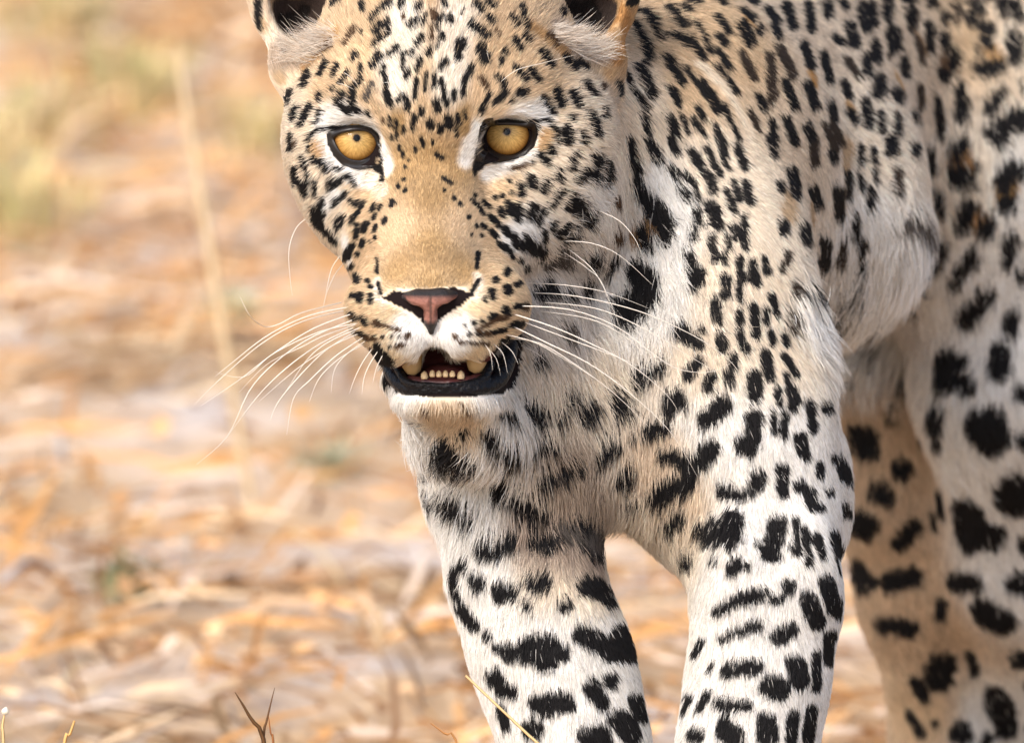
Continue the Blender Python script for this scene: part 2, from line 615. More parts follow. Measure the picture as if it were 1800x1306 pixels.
# px, py, flow dx, dy, dw (picture right, picture down, away), hair length mm, colour
GUIDES = [
    (757, 500, 0, -1, .5, 2.5, GOLD), (700, 480, -.3, -1, .5, 2.5, GOLD), (815, 480, .3, -1, .5, 2.5, GOLD),
    (757, 430, 0, -1, .5, 2.6, GOLD), (700, 400, -.4, -1, .4, 2.8, PALE), (812, 400, .4, -1, .4, 2.8, PALE),
    (757, 350, 0, -1, .4, 3.2, GOLD), (757, 280, 0, -1, .4, 4, GOLD), (715, 300, -.2, -1, .4, 3.6, GOLD), (800, 300, .2, -1, .4, 3.6, GOLD),
    (757, 200, 0, -1, .5, 5.5, PALE), (700, 180, -.3, -1, .5, 5.5, PALE), (815, 180, .3, -1, .5, 5.5, PALE),
    (720, 110, -.35, -1, .5, 6.5, WARM), (800, 110, .35, -1, .5, 6.5, WARM), (640, 100, -.6, -1, .5, 6.5, WARM), (880, 90, .6, -1, .5, 6.5, WARM),
    (757, 40, 0, -1, .7, 7, PALE), (650, 40, -.5, -1, .6, 7, PALE), (860, 40, .5, -1, .6, 7, PALE),
    (570, 150, -.9, -.5, .5, 7, WARM), (960, 140, .9, -.5, .5, 7, WARM), (520, 190, -1, 0, .5, 8, CREAM), (1040, 180, 1, .0, .6, 9, CREAM),
    (545, 250, -1, .3, .4, 7, CREAM), (960, 250, 1, .2, .5, 7, CREAM), (1040, 260, 1, .4, .5, 9, CREAM),
    (560, 320, -.9, .7, .4, 8, CREAM), (960, 320, .9, .5, .5, 8, CREAM), (1040, 340, .8, .8, .4, 12, WHITE),
    (590, 390, -.7, 1, .4, 7, CREAM), (650, 350, -.8, .5, .4, 4.5, WARM), (870, 340, .8, .5, .4, 4.5, WARM), (930, 400, .8, .8, .4, 8, WHITE),
    (640, 420, -.8, .6, .3, 4, PALE), (880, 420, .8, .5, .3, 4, PALE), (640, 480, -.9, .3, .3, 4, WARM), (880, 480, .9, .3, .3, 4, WARM),
    (690, 540, -.8, .35, .3, 4, HONEY), (830, 540, .8, .3, .3, 4, HONEY), (650, 570, -1, .3, .3, 5, WARM), (880, 560, 1, .3, .3, 5, WARM),
    (720, 600, -.4, 1, .1, 5, WHITE), (800, 600, .4, 1, .1, 5, WHITE), (690, 620, -.4, 1, .2, 5, HONEY), (840, 615, .4, 1, .2, 5, HONEY),
    (740, 720, -.2, 1, .2, 8.7, WHITE), (790, 720, 0, 1, .2, 8.7, CREAM), (850, 720, .2, 1, .2, 8.7, WHITE), (700, 690, -.5, 1, .2, 8.7, WHITE),
    (940, 540, .5, .9, .3, 12, GREY), (1000, 480, .7, .8, .3, 13, GREY), (1000, 580, .5, 1, .3, 15, GREY),  # neck below the cheek: its shade is greyed into the coat
    (545, 90, -.3, -.6, .3, 6, PALE), (1030, 90, .3, -.6, .3, 6, PALE), (520, 20, -.4, -1, .2, 4, TAN), (1050, 20, .4, -1, .2, 4, TAN), (1098, 50, .4, -1, .3, 3.2, TAN),
    (480, 90, -.4, -1, .3, 5, CREAM), (1090, 90, .4, -.8, .3, 4.8, TAN),
    (1130, 160, .3, 1, .5, 9.6, CREAM), (1110, 300, .2, 1, .3, 11.2, CREAM), (1150, 60, .5, 1, .5, 9.6, PALE), (1200, 150, .5, 1, .4, 7, PALE),
    (1220, 30, .6, 1, .5, 7, PALE), (1300, 80, .5, 1, .5, 7, PALE),
    (1160, 330, .35, 1, .2, 12, WHITE), (1240, 300, .35, 1, .2, 6.5, CREAM), (1310, 330, .3, 1, .4, 5.8, CREAM), (1170, 480, .4, 1, .1, 13.6, WHITE),
    (1260, 480, .35, 1, .1, 6.5, CREAM), (1340, 480, .3, 1, .4, 5.8, CREAM), (1120, 560, .3, 1, .1, 13.6, WHITE), (1240, 620, .3, 1, .1, 7, CREAM), (1370, 620, .2, 1, .4, 5.8, CREAM),
    (1050, 650, .2, 1, .2, 15.6, CREAM), (1000, 700, .1, 1, .1, 15.6, CREAM), (900, 780, 0, 1, .1, 17.6, WHITE), (780, 800, -.35, 1, .0, 17.6, WHITE), (740, 780, -1, .9, -.1, 18.5, WHITE),
    (1080, 780, 0, 1, .1, 14.7, CREAM), (850, 880, -.1, 1, .1, 17.6, WHITE), (980, 880, .1, 1, .2, 17.6, CREAM), (790, 900, -.8, 1, .0, 14.7, WHITE), (1040, 900, .1, 1, .2, 14.7, CREAM),
    (1200, 780, .1, 1, .1, 9.4, WHITE), (1300, 760, .15, 1, .1, 7.9, WHITE), (1400, 780, .15, 1, .3, 6.1, WHITE), (1120, 900, -.3, 1, .2, 16.3, CREAM), (1200, 930, -.2, 1, .1, 13.7, CREAM),
    (1330, 920, .1, 1, .1, 7.1, WHITE), (1440, 920, .2, 1, .3, 6.1, WHITE), (1250, 1050, 0, 1, .1, 7.9, WHITE), (1350, 1100, 0, 1, .1, 7.1, WHITE), (1440, 1100, .1, 1, .3, 5.2, WHITE),
    (1230, 1250, -.1, 1, .1, 7.1, WHITE), (1320, 1280, -.05, 1, .1, 7.1, WHITE), (1420, 1280, 0, 1, .3, 5.2, WHITE), (1290, 1600, 0, 1, .1, 6.1, WHITE),
    (860, 1000, -.1, 1, .1, 9.4, WHITE), (960, 1000, 0, 1, .1, 11.1, CREAM), (1040, 1020, .2, 1, .2, 8.5, CREAM), (850, 1080, 0, 1, .1, 7.9, WHITE), (960, 1120, .1, 1, .1, 8.5, WHITE),
    (1070, 1120, .2, 1, .2, 7.1, WHITE), (900, 1220, .1, 1, .1, 7.9, WHITE), (1000, 1260, .15, 1, .1, 7.9, WHITE), (1100, 1240, .2, 1, .2, 7.1, WHITE), (1060, 1600, .1, 1, .1, 6.1, WHITE),
    (1420, 60, .4, 1, .8, 7.7, SIDE), (1520, 60, .3, 1, .8, 8.4, SIDE), (1620, 80, .2, 1, .8, 8.4, SIDE), (1400, 250, .2, 1, .8, 7.7, SIDE), (1520, 250, .2, 1, .8, 8.4, CREAM),
    (1600, 260, .1, 1, .7, 9.8, CREAM), (1420, 420, .1, 1, .7, 9.8, CREAM), (1520, 400, .1, 1, .6, 11.2, WHITE), (1420, 560, -.1, 1, .4, 24.1, WHITE), (1520, 520, -.15, 1, .3, 27.7, WHITE),
    (1480, 600, -.3, 1, .2, 29.5, WHITE), (1600, 440, -.1, 1, .3, 27.7, WHITE), (1580, 560, -.2, 1, .3, 18.5, GREY),
    (1700, 60, .1, 1, .6, 11.8, PALE), (1780, 60, .2, 1, .4, 10.9, CREAM), (1700, 300, 0, 1, .3, 11.8, CREAM), (1780, 300, .1, 1, .3, 10.9, WHITE), (1700, 550, .1, 1, .2, 11.8, WHITE),
    (1780, 600, .1, 1, .2, 10.9, WHITE), (1720, 850, .2, 1, .2, 10.1, WHITE), (1780, 1000, .2, 1, .3, 9.2, WHITE), (1740, 1250, .2, 1, .3, 8.4, WHITE),
    (1500, 750, .3, 1, .2, 9.2, SHADED_FAWN), (1580, 800, .2, 1, .2, 9.2, SHADED_FAWN), (1560, 1000, .2, 1, .2, 7.8, SHADED_FAWN), (1620, 1100, .2, 1, .2, 7.8, SHADED_FAWN), (1620, 1250, .2, 1, .2, 7, PALE),
]
gp, gd, gl, gc = [], [], [], []
for (px, py, dx, dy, dw, L, c) in GUIDES:
    p, n = hit(px, py)
    gp.append(p)
    gd.append((dx, -dy, dw))
    gl.append(L)
    gc.append(c)
# far and unseen parts: back, far side, tail
for (px, py, w, d, L, c) in [(1300, -180, 1500, (.25, .1, 1), 10, TAN), (1500, -250, 2400, (.2, .1, 1), 10, TAN), (1000, 100, 1200, (.2, -.6, .8), 11, PALE), (1150, 100, 2200, (.2, -.6, .8), 12, PALE),
                             (1700, -260, 2350, (.2, .3, 1), 10, TAN), (1830, -180, 2200, (.2, -.5, 1), 10, PALE), (1600, -260, 2700, (.2, 0, 1), 10, TAN), (830, -110, 300, (0, .6, 1), 8, GOLD), (1060, -60, 700, (.3, .3, 1), 11, GOLD), (1680, 200, 3250, (.1, -1, .2), 12, PALE), (1730, 900, 3200, (0, -1, 0), 12, WHITE)]:
    gp.append(c3(px, py, w))
    gd.append(d)
    gl.append(L)
    gc.append(c)
gp, gd, gl, gc = np.array(gp), np.array(gd, float), np.array(gl, float), np.array(gc, float)
gd /= np.linalg.norm(gd, axis=1, keepdims=True)


def guide_at(P):
    """inverse-distance blend of the guides -> flow, length (m), colour"""
    fl, ln, co = np.zeros((len(P), 3)), np.zeros(len(P)), np.zeros((len(P), 3))
    for i in range(0, len(P), 60000):
        q = P[i:i + 60000]
        d2 = ((q[:, None, :] - gp[None]) ** 2).sum(2) + 2e-5
        w = d2 ** -1.7
        w /= w.sum(1, keepdims=True)
        fl[i:i + 60000] = w @ gd
        ln[i:i + 60000] = w @ gl
        co[i:i + 60000] = w @ gc
    return fl, ln * 0.001, co


# ---- soft patches of coat colour: polyline (photo px), width px, softness px, colour
PATCHES = [
    ([(575, 215), (610, 205), (640, 215)], 36, 30, WHITE), ([(880, 212), (915, 205), (950, 208)], 34, 30, WHITE),      # over the eyes
    ([(565, 258), (585, 290), (620, 310), (650, 318)], 14, 18, WHITE), ([(858, 306), (890, 292), (925, 272), (948, 245)], 14, 18, WHITE),
    ([(666, 232), (677, 262), (682, 296)], 10, 18, WHITE), ([(838, 225), (828, 250), (820, 280)], 14, 18, WHITE),
    ([(552, 258), (556, 272)], 14, 10, (0.60, 0.42, 0.24)), ([(965, 235), (958, 258)], 14, 10, (0.60, 0.42, 0.24)),
    ([(700, 225), (700, 160)], 16, 10, GOLD), ([(815, 225), (812, 160)], 16, 10, GOLD),
    ([(655, 315), (672, 340)], 18, 14, CREAM),
    ([(700, 511), (757, 512), (820, 507)], 2, 7, (0.74, 0.64, 0.5)), ([(662, 492), (664, 520), (672, 535)], 6, 9, CREAM), ([(839, 484), (845, 505), (838, 524)], 8, 9, CREAM),
    ([(608, 430), (612, 450)], 18, 16, WHITE), ([(900, 420), (925, 415), (945, 410)], 30, 26, WHITE), ([(590, 345), (570, 370)], 14, 16, WHITE),
    ([(712, 572), (728, 580)], 20, 26, WHITE), ([(788, 578), (812, 572)], 20, 26, WHITE), ([(735, 590), (745, 606)], 40, 14, WHITE), ([(775, 590), (785, 606)], 40, 14, WHITE),
    ([(686, 105), (698, 155)], 22, 40, (0.80, 0.73, 0.63)), ([(797, 105), (790, 155)], 22, 40, (0.80, 0.73, 0.63)), ([(712, 20), (715, 80)], 30, 40, (0.80, 0.73, 0.63)), ([(805, 20), (800, 70)], 30, 40, (0.78, 0.70, 0.60)),
    ([(458, 40), (472, 95), (492, 136)], 16, 16, (0.60, 0.45, 0.29)), ([(1094, 30), (1092, 80), (1072, 125)], 16, 16, (0.52, 0.35, 0.19)),
    ([(480, 100), (520, 95), (560, 78)], 42, 16, (0.50, 0.40, 0.31)), ([(985, 55), (1020, 80), (1060, 85)], 42, 16, (0.50, 0.40, 0.31)),                        # ear tufts
    ([(502, 36), (540, 38), (560, 24)], 76, 14, (0.05, 0.032, 0.026)), ([(1005, 26), (1045, 34), (1062, 36)], 74, 14, (0.045, 0.03, 0.025)),
    ([(590, 55), (560, 92), (535, 112)], 12, 12, TAN), ([(935, 45), (975, 75), (1000, 100)], 13, 8, TAN),
    ([(1090, 20), (1098, 70), (1085, 100)], 22, 10, (0.42, 0.23, 0.09)),
    ([(1230, 116), (1270, 152), (1296, 190), (1316, 230), (1322, 258)], 5, 12, CREAM),                                                # pale line of the shoulder blade
    ([(1155, 330), (1185, 370), (1180, 440), (1165, 560)], 34, 44, WHITE),
    ([(780, 735), (800, 760)], 60, 40, (0.62, 0.50, 0.36)),
    ([(1150, 810), (1190, 880)], 70, 60, (0.70, 0.58, 0.45)), ([(1000, 840), (1040, 940)], 60, 60, (0.40, 0.32, 0.25)), ([(940, 945), (1040, 985)], 50, 60, (0.40, 0.32, 0.26)),  # last two: brown-grey fur with the chest crease's shade painted in
    ([(1490, 260), (1480, 290)], 30, 14, (0.50, 0.37, 0.24)), ([(1390, 355), (1385, 380)], 22, 18, (0.50, 0.37, 0.24)), ([(1424, 370), (1424, 385)], 20, 18, (0.50, 0.37, 0.24)),
    ([(1478, 340), (1480, 352)], 18, 16, (0.50, 0.37, 0.24)), ([(1680, 285), (1690, 292)], 24, 18, (0.36, 0.2, 0.09)), ([(1764, 340), (1775, 335)], 26, 12, (0.45, 0.27, 0.11)),
    ([(1718, 390)], 24, 12, (0.36, 0.2, 0.09)), ([(1745, 96), (1750, 105)], 22, 12, TAN), ([(1658, 112), (1656, 120)], 20, 18, UMBER), ([(1615, 75), (1620, 90)], 20, 18, (0.3, 0.18, 0.09)),
    ([(1425, 130), (1425, 142)], 20, 16, (0.48, 0.27, 0.10)), ([(1315, 38)], 16, 16, TAN), ([(1493, 190), (1494, 205)], 16, 16, TAN), ([(1460, 232)], 16, 16, TAN), ([(1575, 140), (1580, 150)], 18, 16, TAN),
    ([(1120, 420), (1140, 405)], 24, 14, (0.35, 0.2, 0.09)),
]

# ---- black marks: tile origin, zoom, rows of x0 y0 x1 y1 width (+ tone)
MARKS = []


def T(ox, oy, z, rows, tone='k', grow=1.0):
    for r in rows:
        if len(r) in (3, 4):
            r = (r[0], r[1], r[0], r[1], *r[2:])
        t = r[5] if len(r) > 5 else tone
        MARKS.append((ox + r[0] / z, oy + r[1] / z, ox + r[2] / z, oy + r[3] / z, r[4] / z * grow, t))


# forehead, picture left
T(440, 0, 5, [(980, 20, 985, 70, 50), (1210, 20, 1160, 60, 60), (1130, 80, 1055, 165, 45), (1330, 0, 1325, 40, 55), (1490, 30, 1480, 60, 60), (1690, 5, 1725, 45, 45),
              (1350, 120, 1345, 150, 35, 'b'), (1470, 170, 1400, 215, 50), (1540, 120, 1530, 200, 28), (1610, 90, 1625, 150, 50, 'b'), (1690, 140, 1660, 170, 45), (1745, 145, 1775, 175, 45),
              (1200, 175, 1205, 215, 45), (1150, 210, 1100, 270, 55), (1215, 280, 1150, 330, 55), (1130, 330, 1080, 390, 50), (920, 240, 890, 280, 45, 'b'), (860, 310, 830, 360, 40, 'b'),
              (980, 270, 20), (1525, 310, 1470, 370, 42), (1465, 375, 1455, 400, 25), (1610, 230, 1600, 330, 25, 'b'), (1650, 235, 1650, 250, 28), (1690, 305, 1690, 330, 48),
              (1650, 390, 1650, 410, 25), (1585, 420, 1580, 470, 40), (1430, 440, 1390, 470, 40), (1285, 410, 1250, 450, 55), (1230, 450, 1205, 490, 30), (1340, 470, 1335, 590, 34),
              (930, 450, 935, 480, 28), (905, 480, 900, 520, 30), (1130, 490, 1080, 560, 80), (1500, 510, 1460, 600, 42), (660, 540, 610, 650, 52), (760, 570, 720, 660, 35),
              (970, 570, 955, 640, 35), (500, 630, 465, 740, 52), (850, 630, 800, 710, 38), (790, 710, 770, 730, 25), (960, 690, 960, 720, 50), (920, 740, 890, 770, 60), (890, 830, 890, 880, 70),
              (1175, 590, 1160, 640, 55), (1190, 670, 1190, 800, 45), (1200, 820, 1225, 900, 65), (1380, 620, 1370, 660, 50), (1550, 640, 1545, 680, 25), (1460, 700, 1450, 780, 35),
              (1440, 800, 1440, 860, 35), (1535, 690, 1530, 800, 22), (1620, 650, 1620, 760, 30), (1680, 700, 1720, 880, 40), (1725, 890, 1725, 910, 40), (1060, 740, 1010, 860, 50, 'g'),
              (800, 830, 750, 890, 60), (730, 760, 705, 800, 25), (350, 800, 330, 910, 45), (620, 810, 595, 880, 35), (520, 930, 430, 1110, 50), (400, 960, 360, 1070, 42), (600, 970, 570, 1070, 38),
              (800, 945, 850, 980, 48), (880, 930, 950, 980, 50), (1340, 830, 1300, 880, 38), (1365, 870, 1375, 950, 55), (1640, 900, 1650, 960, 60), (1505, 960, 1500, 1000, 48),
              (1160, 1050, 1165, 1070, 25, 'b'), (1220, 1040, 1225, 1100, 38), (1280, 1060, 1285, 1210, 28), (1435, 1020, 1425, 1130, 42), (1350, 1120, 1345, 1160, 35), (1570, 1060, 1590, 1120, 50),
              (1670, 1110, 1665, 1160, 50), (1740, 1040, 1745, 1110, 55), (1030, 980, 1040, 1010, 35), (1700, 540, 1680, 580, 40), (1730, 520, 1735, 560, 25), (350, 1190, 350, 1290, 32),
              (390, 1260, 390, 1290, 30, 'b'), (1240, 1190, 1245, 1220, 22), (1500, 1220, 1520, 1280, 30), (1600, 1230, 1605, 1270, 22), (700, 360, 600, 450, 40, 'b'),
              (70, 20, 70, 230, 55), (380, 150, 300, 240, 110, 'e'), (480, 90, 420, 180, 90, 'e'), (260, 160, 330, 270, 60, 'e'), (300, 430, 40, 'b')])
# forehead, picture right
T(780, 0, 5, [(20, 30, 45), (290, 30, 350, 90, 55), (400, 140, 430, 180, 60), (400, 10, 440, 40, 50), (60, 160, 60, 170, 60), (180, 80, 25), (245, 200, 385, 310, 70), (150, 370, 150, 400, 90),
              (125, 440, 130, 500, 55), (340, 420, 350, 530, 80), (400, 470, 400, 545, 35), (630, 340, 680, 420, 50), (540, 440, 555, 460, 50), (510, 520, 515, 560, 50), (600, 140, 660, 200, 38),
              (690, 60, 710, 130, 45), (730, 190, 740, 230, 40), (720, 310, 750, 340, 45), (875, 450, 950, 560, 55), (1080, 500, 1160, 590, 55), (1180, 540, 1260, 590, 40), (30, 530, 30, 550, 30),
              (235, 580, 230, 640, 55), (190, 680, 175, 830, 48), (95, 810, 100, 870, 45), (640, 600, 740, 700, 45), (780, 610, 840, 700, 50), (470, 670, 510, 700, 50), (530, 710, 540, 770, 70),
              (340, 690, 380, 750, 45, 'b'), (560, 800, 450, 900, 55), (400, 820, 330, 970, 38), (600, 880, 620, 885, 35), (670, 810, 730, 800, 70), (880, 850, 980, 990, 52), (1000, 800, 1050, 900, 75),
              (1150, 820, 1200, 930, 70), (1260, 730, 1320, 830, 60), (1410, 750, 1415, 780, 45, 'b'), (10, 850, 30, 920, 40), (120, 1010, 130, 1080, 35), (190, 990, 195, 1040, 30), (35, 1050, 45, 1110, 48),
              (110, 1130, 115, 1190, 25), (1130, 1020, 1150, 1050, 45), (1310, 1020, 1370, 1180, 65), (1420, 970, 1425, 1030, 35), (1090, 1150, 1110, 1230, 100), (1235, 1180, 1260, 1260, 45),
              (470, 270, 480, 300, 35, 'b'), (1530, 720, 1560, 780, 35), (930, 300, 1000, 380, 45, 'b'), (1150, 60, 1250, 120, 110, 'e'), (1280, 60, 1340, 200, 120, 'e'), (1060, 90, 80, 'e'), (1380, 230, 50, 'e')])
# picture-left eye and cheek
T(480, 180, 5, [(150, 300, 150, 410, 35), (250, 500, 265, 570, 45), (280, 600, 300, 710, 25), (185, 590, 200, 730, 42), (250, 730, 280, 810, 60), (350, 500, 400, 540, 55), (440, 570, 450, 600, 60),
                (540, 580, 570, 595, 32), (610, 660, 670, 660, 35), (690, 700, 35), (715, 735, 20), (490, 690, 490, 760, 60), (560, 700, 530, 720, 60), (350, 700, 370, 830, 35), (430, 860, 440, 910, 40),
                (550, 870, 540, 910, 50), (630, 800, 600, 850, 40), (670, 860, 680, 880, 35), (740, 880, 715, 910, 40), (800, 880, 740, 980, 30), (740, 980, 700, 1030, 35), (380, 950, 400, 1070, 95),
                (440, 970, 460, 1010, 30), (600, 1040, 570, 1090, 70), (560, 1130, 35), (690, 1030, 690, 1060, 45), (740, 1080, 730, 1190, 35), (820, 1070, 795, 1130, 50), (430, 1110, 560, 1240, 45),
                (885, 910, 870, 950, 38), (945, 910, 930, 940, 28), (900, 990, 880, 1020, 32), (1045, 870, 1035, 910, 35), (1075, 890, 20), (985, 1025, 970, 1055, 38), (900, 1090, 885, 1130, 28),
                (790, 1220, 775, 1260, 50), (850, 1225, 25), (895, 1190, 25, ), (690, 1270, 670, 1300, 40), (1110, 380, 1110, 410, 22), (1140, 440, 1140, 470, 28), (1160, 570, 28), (1190, 510, 22),
                (1150, 680, 25), (1105, 740, 35), (1160, 775, 30), (1250, 400, 1250, 430, 28), (1310, 330, 1320, 370, 30), (1440, 460, 1490, 490, 38), (1500, 670, 1560, 710, 30), (1500, 770, 32),
                (1595, 845, 38), (1645, 885, 1650, 905, 32), (1720, 1010, 35), (1780, 830, 30),
                (310, 440, 300, 370, 22), (300, 370, 320, 290, 22), (320, 290, 380, 245, 26), (380, 245, 520, 232, 34), (940, 560, 960, 690, 26, 'g')])
# picture-right eye and cheek
T(760, 180, 5, [(370, 820, 28), (350, 860, 380, 890, 25), (400, 900, 450, 980, 35), (455, 880, 495, 920, 40), (510, 1000, 580, 1080, 48), (320, 1005, 35), (390, 1090, 35), (440, 1080, 460, 1100, 40),
                (520, 1140, 560, 1180, 50), (640, 1120, 670, 1160, 60), (720, 1190, 730, 1230, 65), (760, 1270, 850, 1290, 70), (820, 1210, 815, 1240, 40), (590, 1250, 650, 1290, 45), (600, 950, 625, 1000, 50),
                (670, 900, 690, 970, 65), (760, 940, 760, 1020, 80), (900, 940, 860, 1020, 75), (1000, 960, 930, 1070, 50), (700, 800, 35), (560, 840, 40), (620, 830, 45), (690, 690, 38),
                (790, 740, 795, 810, 65), (880, 670, 895, 740, 65), (1040, 710, 990, 780, 70), (1080, 800, 25), (1150, 590, 1100, 680, 40), (1165, 670, 1155, 700, 35), (1160, 790, 1060, 930, 45),
                (1260, 840, 1210, 940, 65), (1310, 920, 1280, 990, 80), (1390, 1000, 1310, 1090, 70), (1400, 1090, 50), (1285, 460, 1240, 600, 60), (1370, 600, 1310, 710, 70), (1455, 470, 1470, 570, 65),
                (1440, 600, 1440, 700, 55), (1560, 560, 1530, 730, 55), (1040, 400, 1060, 450, 55), (960, 470, 1030, 540, 60), (890, 530, 45), (700, 590, 840, 550, 28, 'b'), (1090, 1070, 1065, 1120, 50),
                (1210, 1090, 1120, 1180, 60), (995, 1160, 990, 1230, 40), (1180, 1240, 1280, 1190, 45), (1600, 860, 1610, 900, 50, 'b'), (1620, 1200, 70, 'b'),
                (870, 165, 1050, 160, 30), (1060, 160, 1100, 260, 26), (1100, 260, 1112, 380, 22), (380, 520, 370, 600, 26, 'g')])
# muzzle
T(520, 400, 5, [(440, 570, 480, 610, 45), (560, 600, 560, 640, 60), (500, 605, 50), (655, 600, 655, 660, 42), (535, 430, 535, 470, 50), (630, 470, 40), (655, 520, 35), (490, 330, 460, 370, 35),
                (500, 160, 450, 270, 45), (440, 280, 30), (545, 235, 45), (590, 120, 580, 160, 50), (650, 125, 25), (695, 100, 30), (480, 770, 520, 800, 42), (580, 790, 610, 840, 42), (690, 840, 720, 850, 40),
                (740, 860, 890, 900, 18, 'b'), (500, 920, 560, 930, 32), (560, 930, 640, 970, 40), (680, 960, 36), (760, 965, 28), (840, 968, 22), (905, 970, 25), (985, 945, 28), (830, 1050, 26), (890, 1045, 28),
                (620, 1050, 700, 1070, 60), (700, 1120, 760, 1140, 80), (705, 280, 715, 400, 20), (722, 490, 747, 590, 22), (1600, 230, 1600, 280, 36), (1595, 320, 1590, 350, 28), (1610, 460, 1540, 590, 30),
                (1760, 460, 55), (1725, 560, 1730, 610, 55), (1670, 620, 1670, 650, 25), (1735, 770, 1720, 790, 50), (1640, 825, 40), (1570, 840, 34), (1490, 860, 25, ), (1415, 960, 28), (1520, 945, 30),
                (1600, 945, 1760, 920, 32), (1460, 1015, 22), (1525, 1020, 24), (1610, 1020, 1650, 1025, 24), (1545, 65, 22), (1640, 70, 25), (1790, 150, 30), (1185, 900, 1195, 1030, 26)])
T(780, 400, 5, [(480, 150, 550, 170, 35), (560, 200, 590, 230, 40), (610, 270, 35), (680, 300, 40), (720, 350, 720, 390, 30), (550, 380, 555, 400, 60), (455, 455, 50), (560, 540, 570, 560, 70),
                (640, 510, 700, 480, 45), (440, 770, 430, 790, 52), (540, 720, 560, 760, 58), (640, 700, 740, 690, 50), (480, 910, 540, 900, 38), (600, 860, 700, 840, 46), (770, 160, 810, 220, 95),
                (890, 60, 890, 130, 45), (900, 200, 870, 270, 40), (920, 350, 1120, 310, 70, 'g'), (1060, 240, 1140, 270, 80, 'g'), (1330, 270, 1340, 310, 90), (1440, 370, 1480, 280, 80),
                (880, 600, 1000, 580, 100), (960, 530, 70), (1120, 640, 80), (1270, 520, 1270, 600, 90), (850, 1180, 850, 1220, 90), (640, 960, 640, 1060, 90), (560, 1010, 600, 1150, 120), (1100, 950, 120, 'g')])
# neck
T(1080, 0, 5, [(150, 20, 200, 120, 70), (200, 220, 260, 330, 60), (270, 350, 310, 500, 90), (280, 560, 70), (240, 620, 330, 830, 90), (110, 640, 160, 760, 45), (200, 830, 280, 970, 45), (30, 720, 70, 830, 40),
               (270, 1060, 290, 1160, 70), (300, 110, 380, 200, 80), (390, 280, 430, 350, 60), (510, 70, 620, 230, 80), (620, 50, 680, 100, 50), (540, 330, 640, 400, 80), (680, 370, 790, 510, 75),
               (480, 530, 600, 740, 80), (640, 620, 720, 730, 50), (730, 210, 800, 330, 45), (800, 340, 870, 480, 35), (920, 160, 1020, 300, 65), (930, 330, 990, 400, 60), (920, 460, 1020, 610, 55),
               (1120, 90, 1220, 170, 60), (1130, 230, 1200, 390, 90), (1270, 270, 80), (1340, 100, 1430, 210, 70), (1390, 240, 1440, 340, 60), (700, 0, 760, 20, 60), (930, 0, 980, 30, 60), (1180, 0, 1230, 40, 70),
               (1510, 60, 1570, 260, 75), (1700, 60, 1730, 280, 70), (500, 800, 570, 920, 70), (770, 750, 920, 980, 90), (740, 960, 790, 1060, 60), (490, 1050, 540, 1200, 80), (600, 1040, 660, 1180, 50),
               (700, 1060, 800, 1200, 60), (910, 600, 1080, 830, 50), (1130, 490, 1220, 700, 70, 'd'), (1360, 500, 1380, 890, 80, 'd'), (1450, 440, 1560, 680, 80, 'd'), (1660, 410, 1720, 600, 75),
               (1690, 760, 1760, 950, 80), (1500, 740, 1590, 960, 75), (1270, 860, 1320, 980, 60), (1390, 1080, 1410, 1280, 65), (1520, 1060, 1580, 1270, 75), (1690, 1120, 1750, 1260, 80),
               (970, 950, 1110, 1250, 40), (900, 1130, 970, 1280, 60), (1200, 1000, 1270, 1160, 50, 'd')])
# flank
T(1440, 0, 5, [(60, 60, 80, 140, 90), (190, 20, 230, 80, 70), (410, 80, 420, 240, 140), (600, 20, 600, 180, 90), (760, 20, 800, 30, 90), (800, 120, 810, 240, 100), (970, 10, 970, 40, 70), (260, 240, 300, 400, 90),
               (640, 310, 650, 420, 130), (610, 500, 60), (480, 400, 500, 540, 80), (400, 500, 410, 650, 70), (1090, 140, 1090, 200, 60), (1210, 50, 1210, 200, 60, 'd'), (1390, 20, 1380, 80, 140),
               (1340, 160, 1350, 230, 80), (1620, 20, 1620, 140, 80), (1720, 60, 1750, 160, 110), (860, 360, 900, 560, 60, 'd'), (960, 230, 970, 460, 70), (1090, 320, 1090, 420, 70), (1180, 480, 1170, 640, 90),
               (1060, 640, 1100, 700, 90), (1480, 280, 1480, 400, 120), (1400, 480, 60), (1380, 640, 1560, 600, 110), (1460, 680, 60), (1710, 360, 1720, 520, 140), (520, 690, 510, 850, 90), (730, 560, 740, 660, 80),
               (670, 830, 690, 880, 110), (30, 480, 80, 720, 70), (130, 340, 200, 400, 60), (240, 540, 330, 680, 60, 'd'), (220, 750, 260, 860, 70), (260, 1000, 320, 1080, 80), (90, 920, 110, 1060, 70),
               (80, 1130, 150, 1270, 110, 'd'), (400, 900, 430, 1120, 70), (540, 1020, 545, 1180, 50), (660, 1030, 680, 1180, 60), (820, 1000, 830, 1070, 70), (870, 780, 880, 950, 60, 'd'), (1020, 880, 1030, 1060, 80),
               (1040, 1080, 1040, 1200, 70), (1240, 820, 1250, 1060, 130), (1600, 830, 1500, 980, 110), (1740, 1060, 1560, 1200, 180), (1790, 700, 1790, 820, 50), (630, 1230, 640, 1300, 80)])
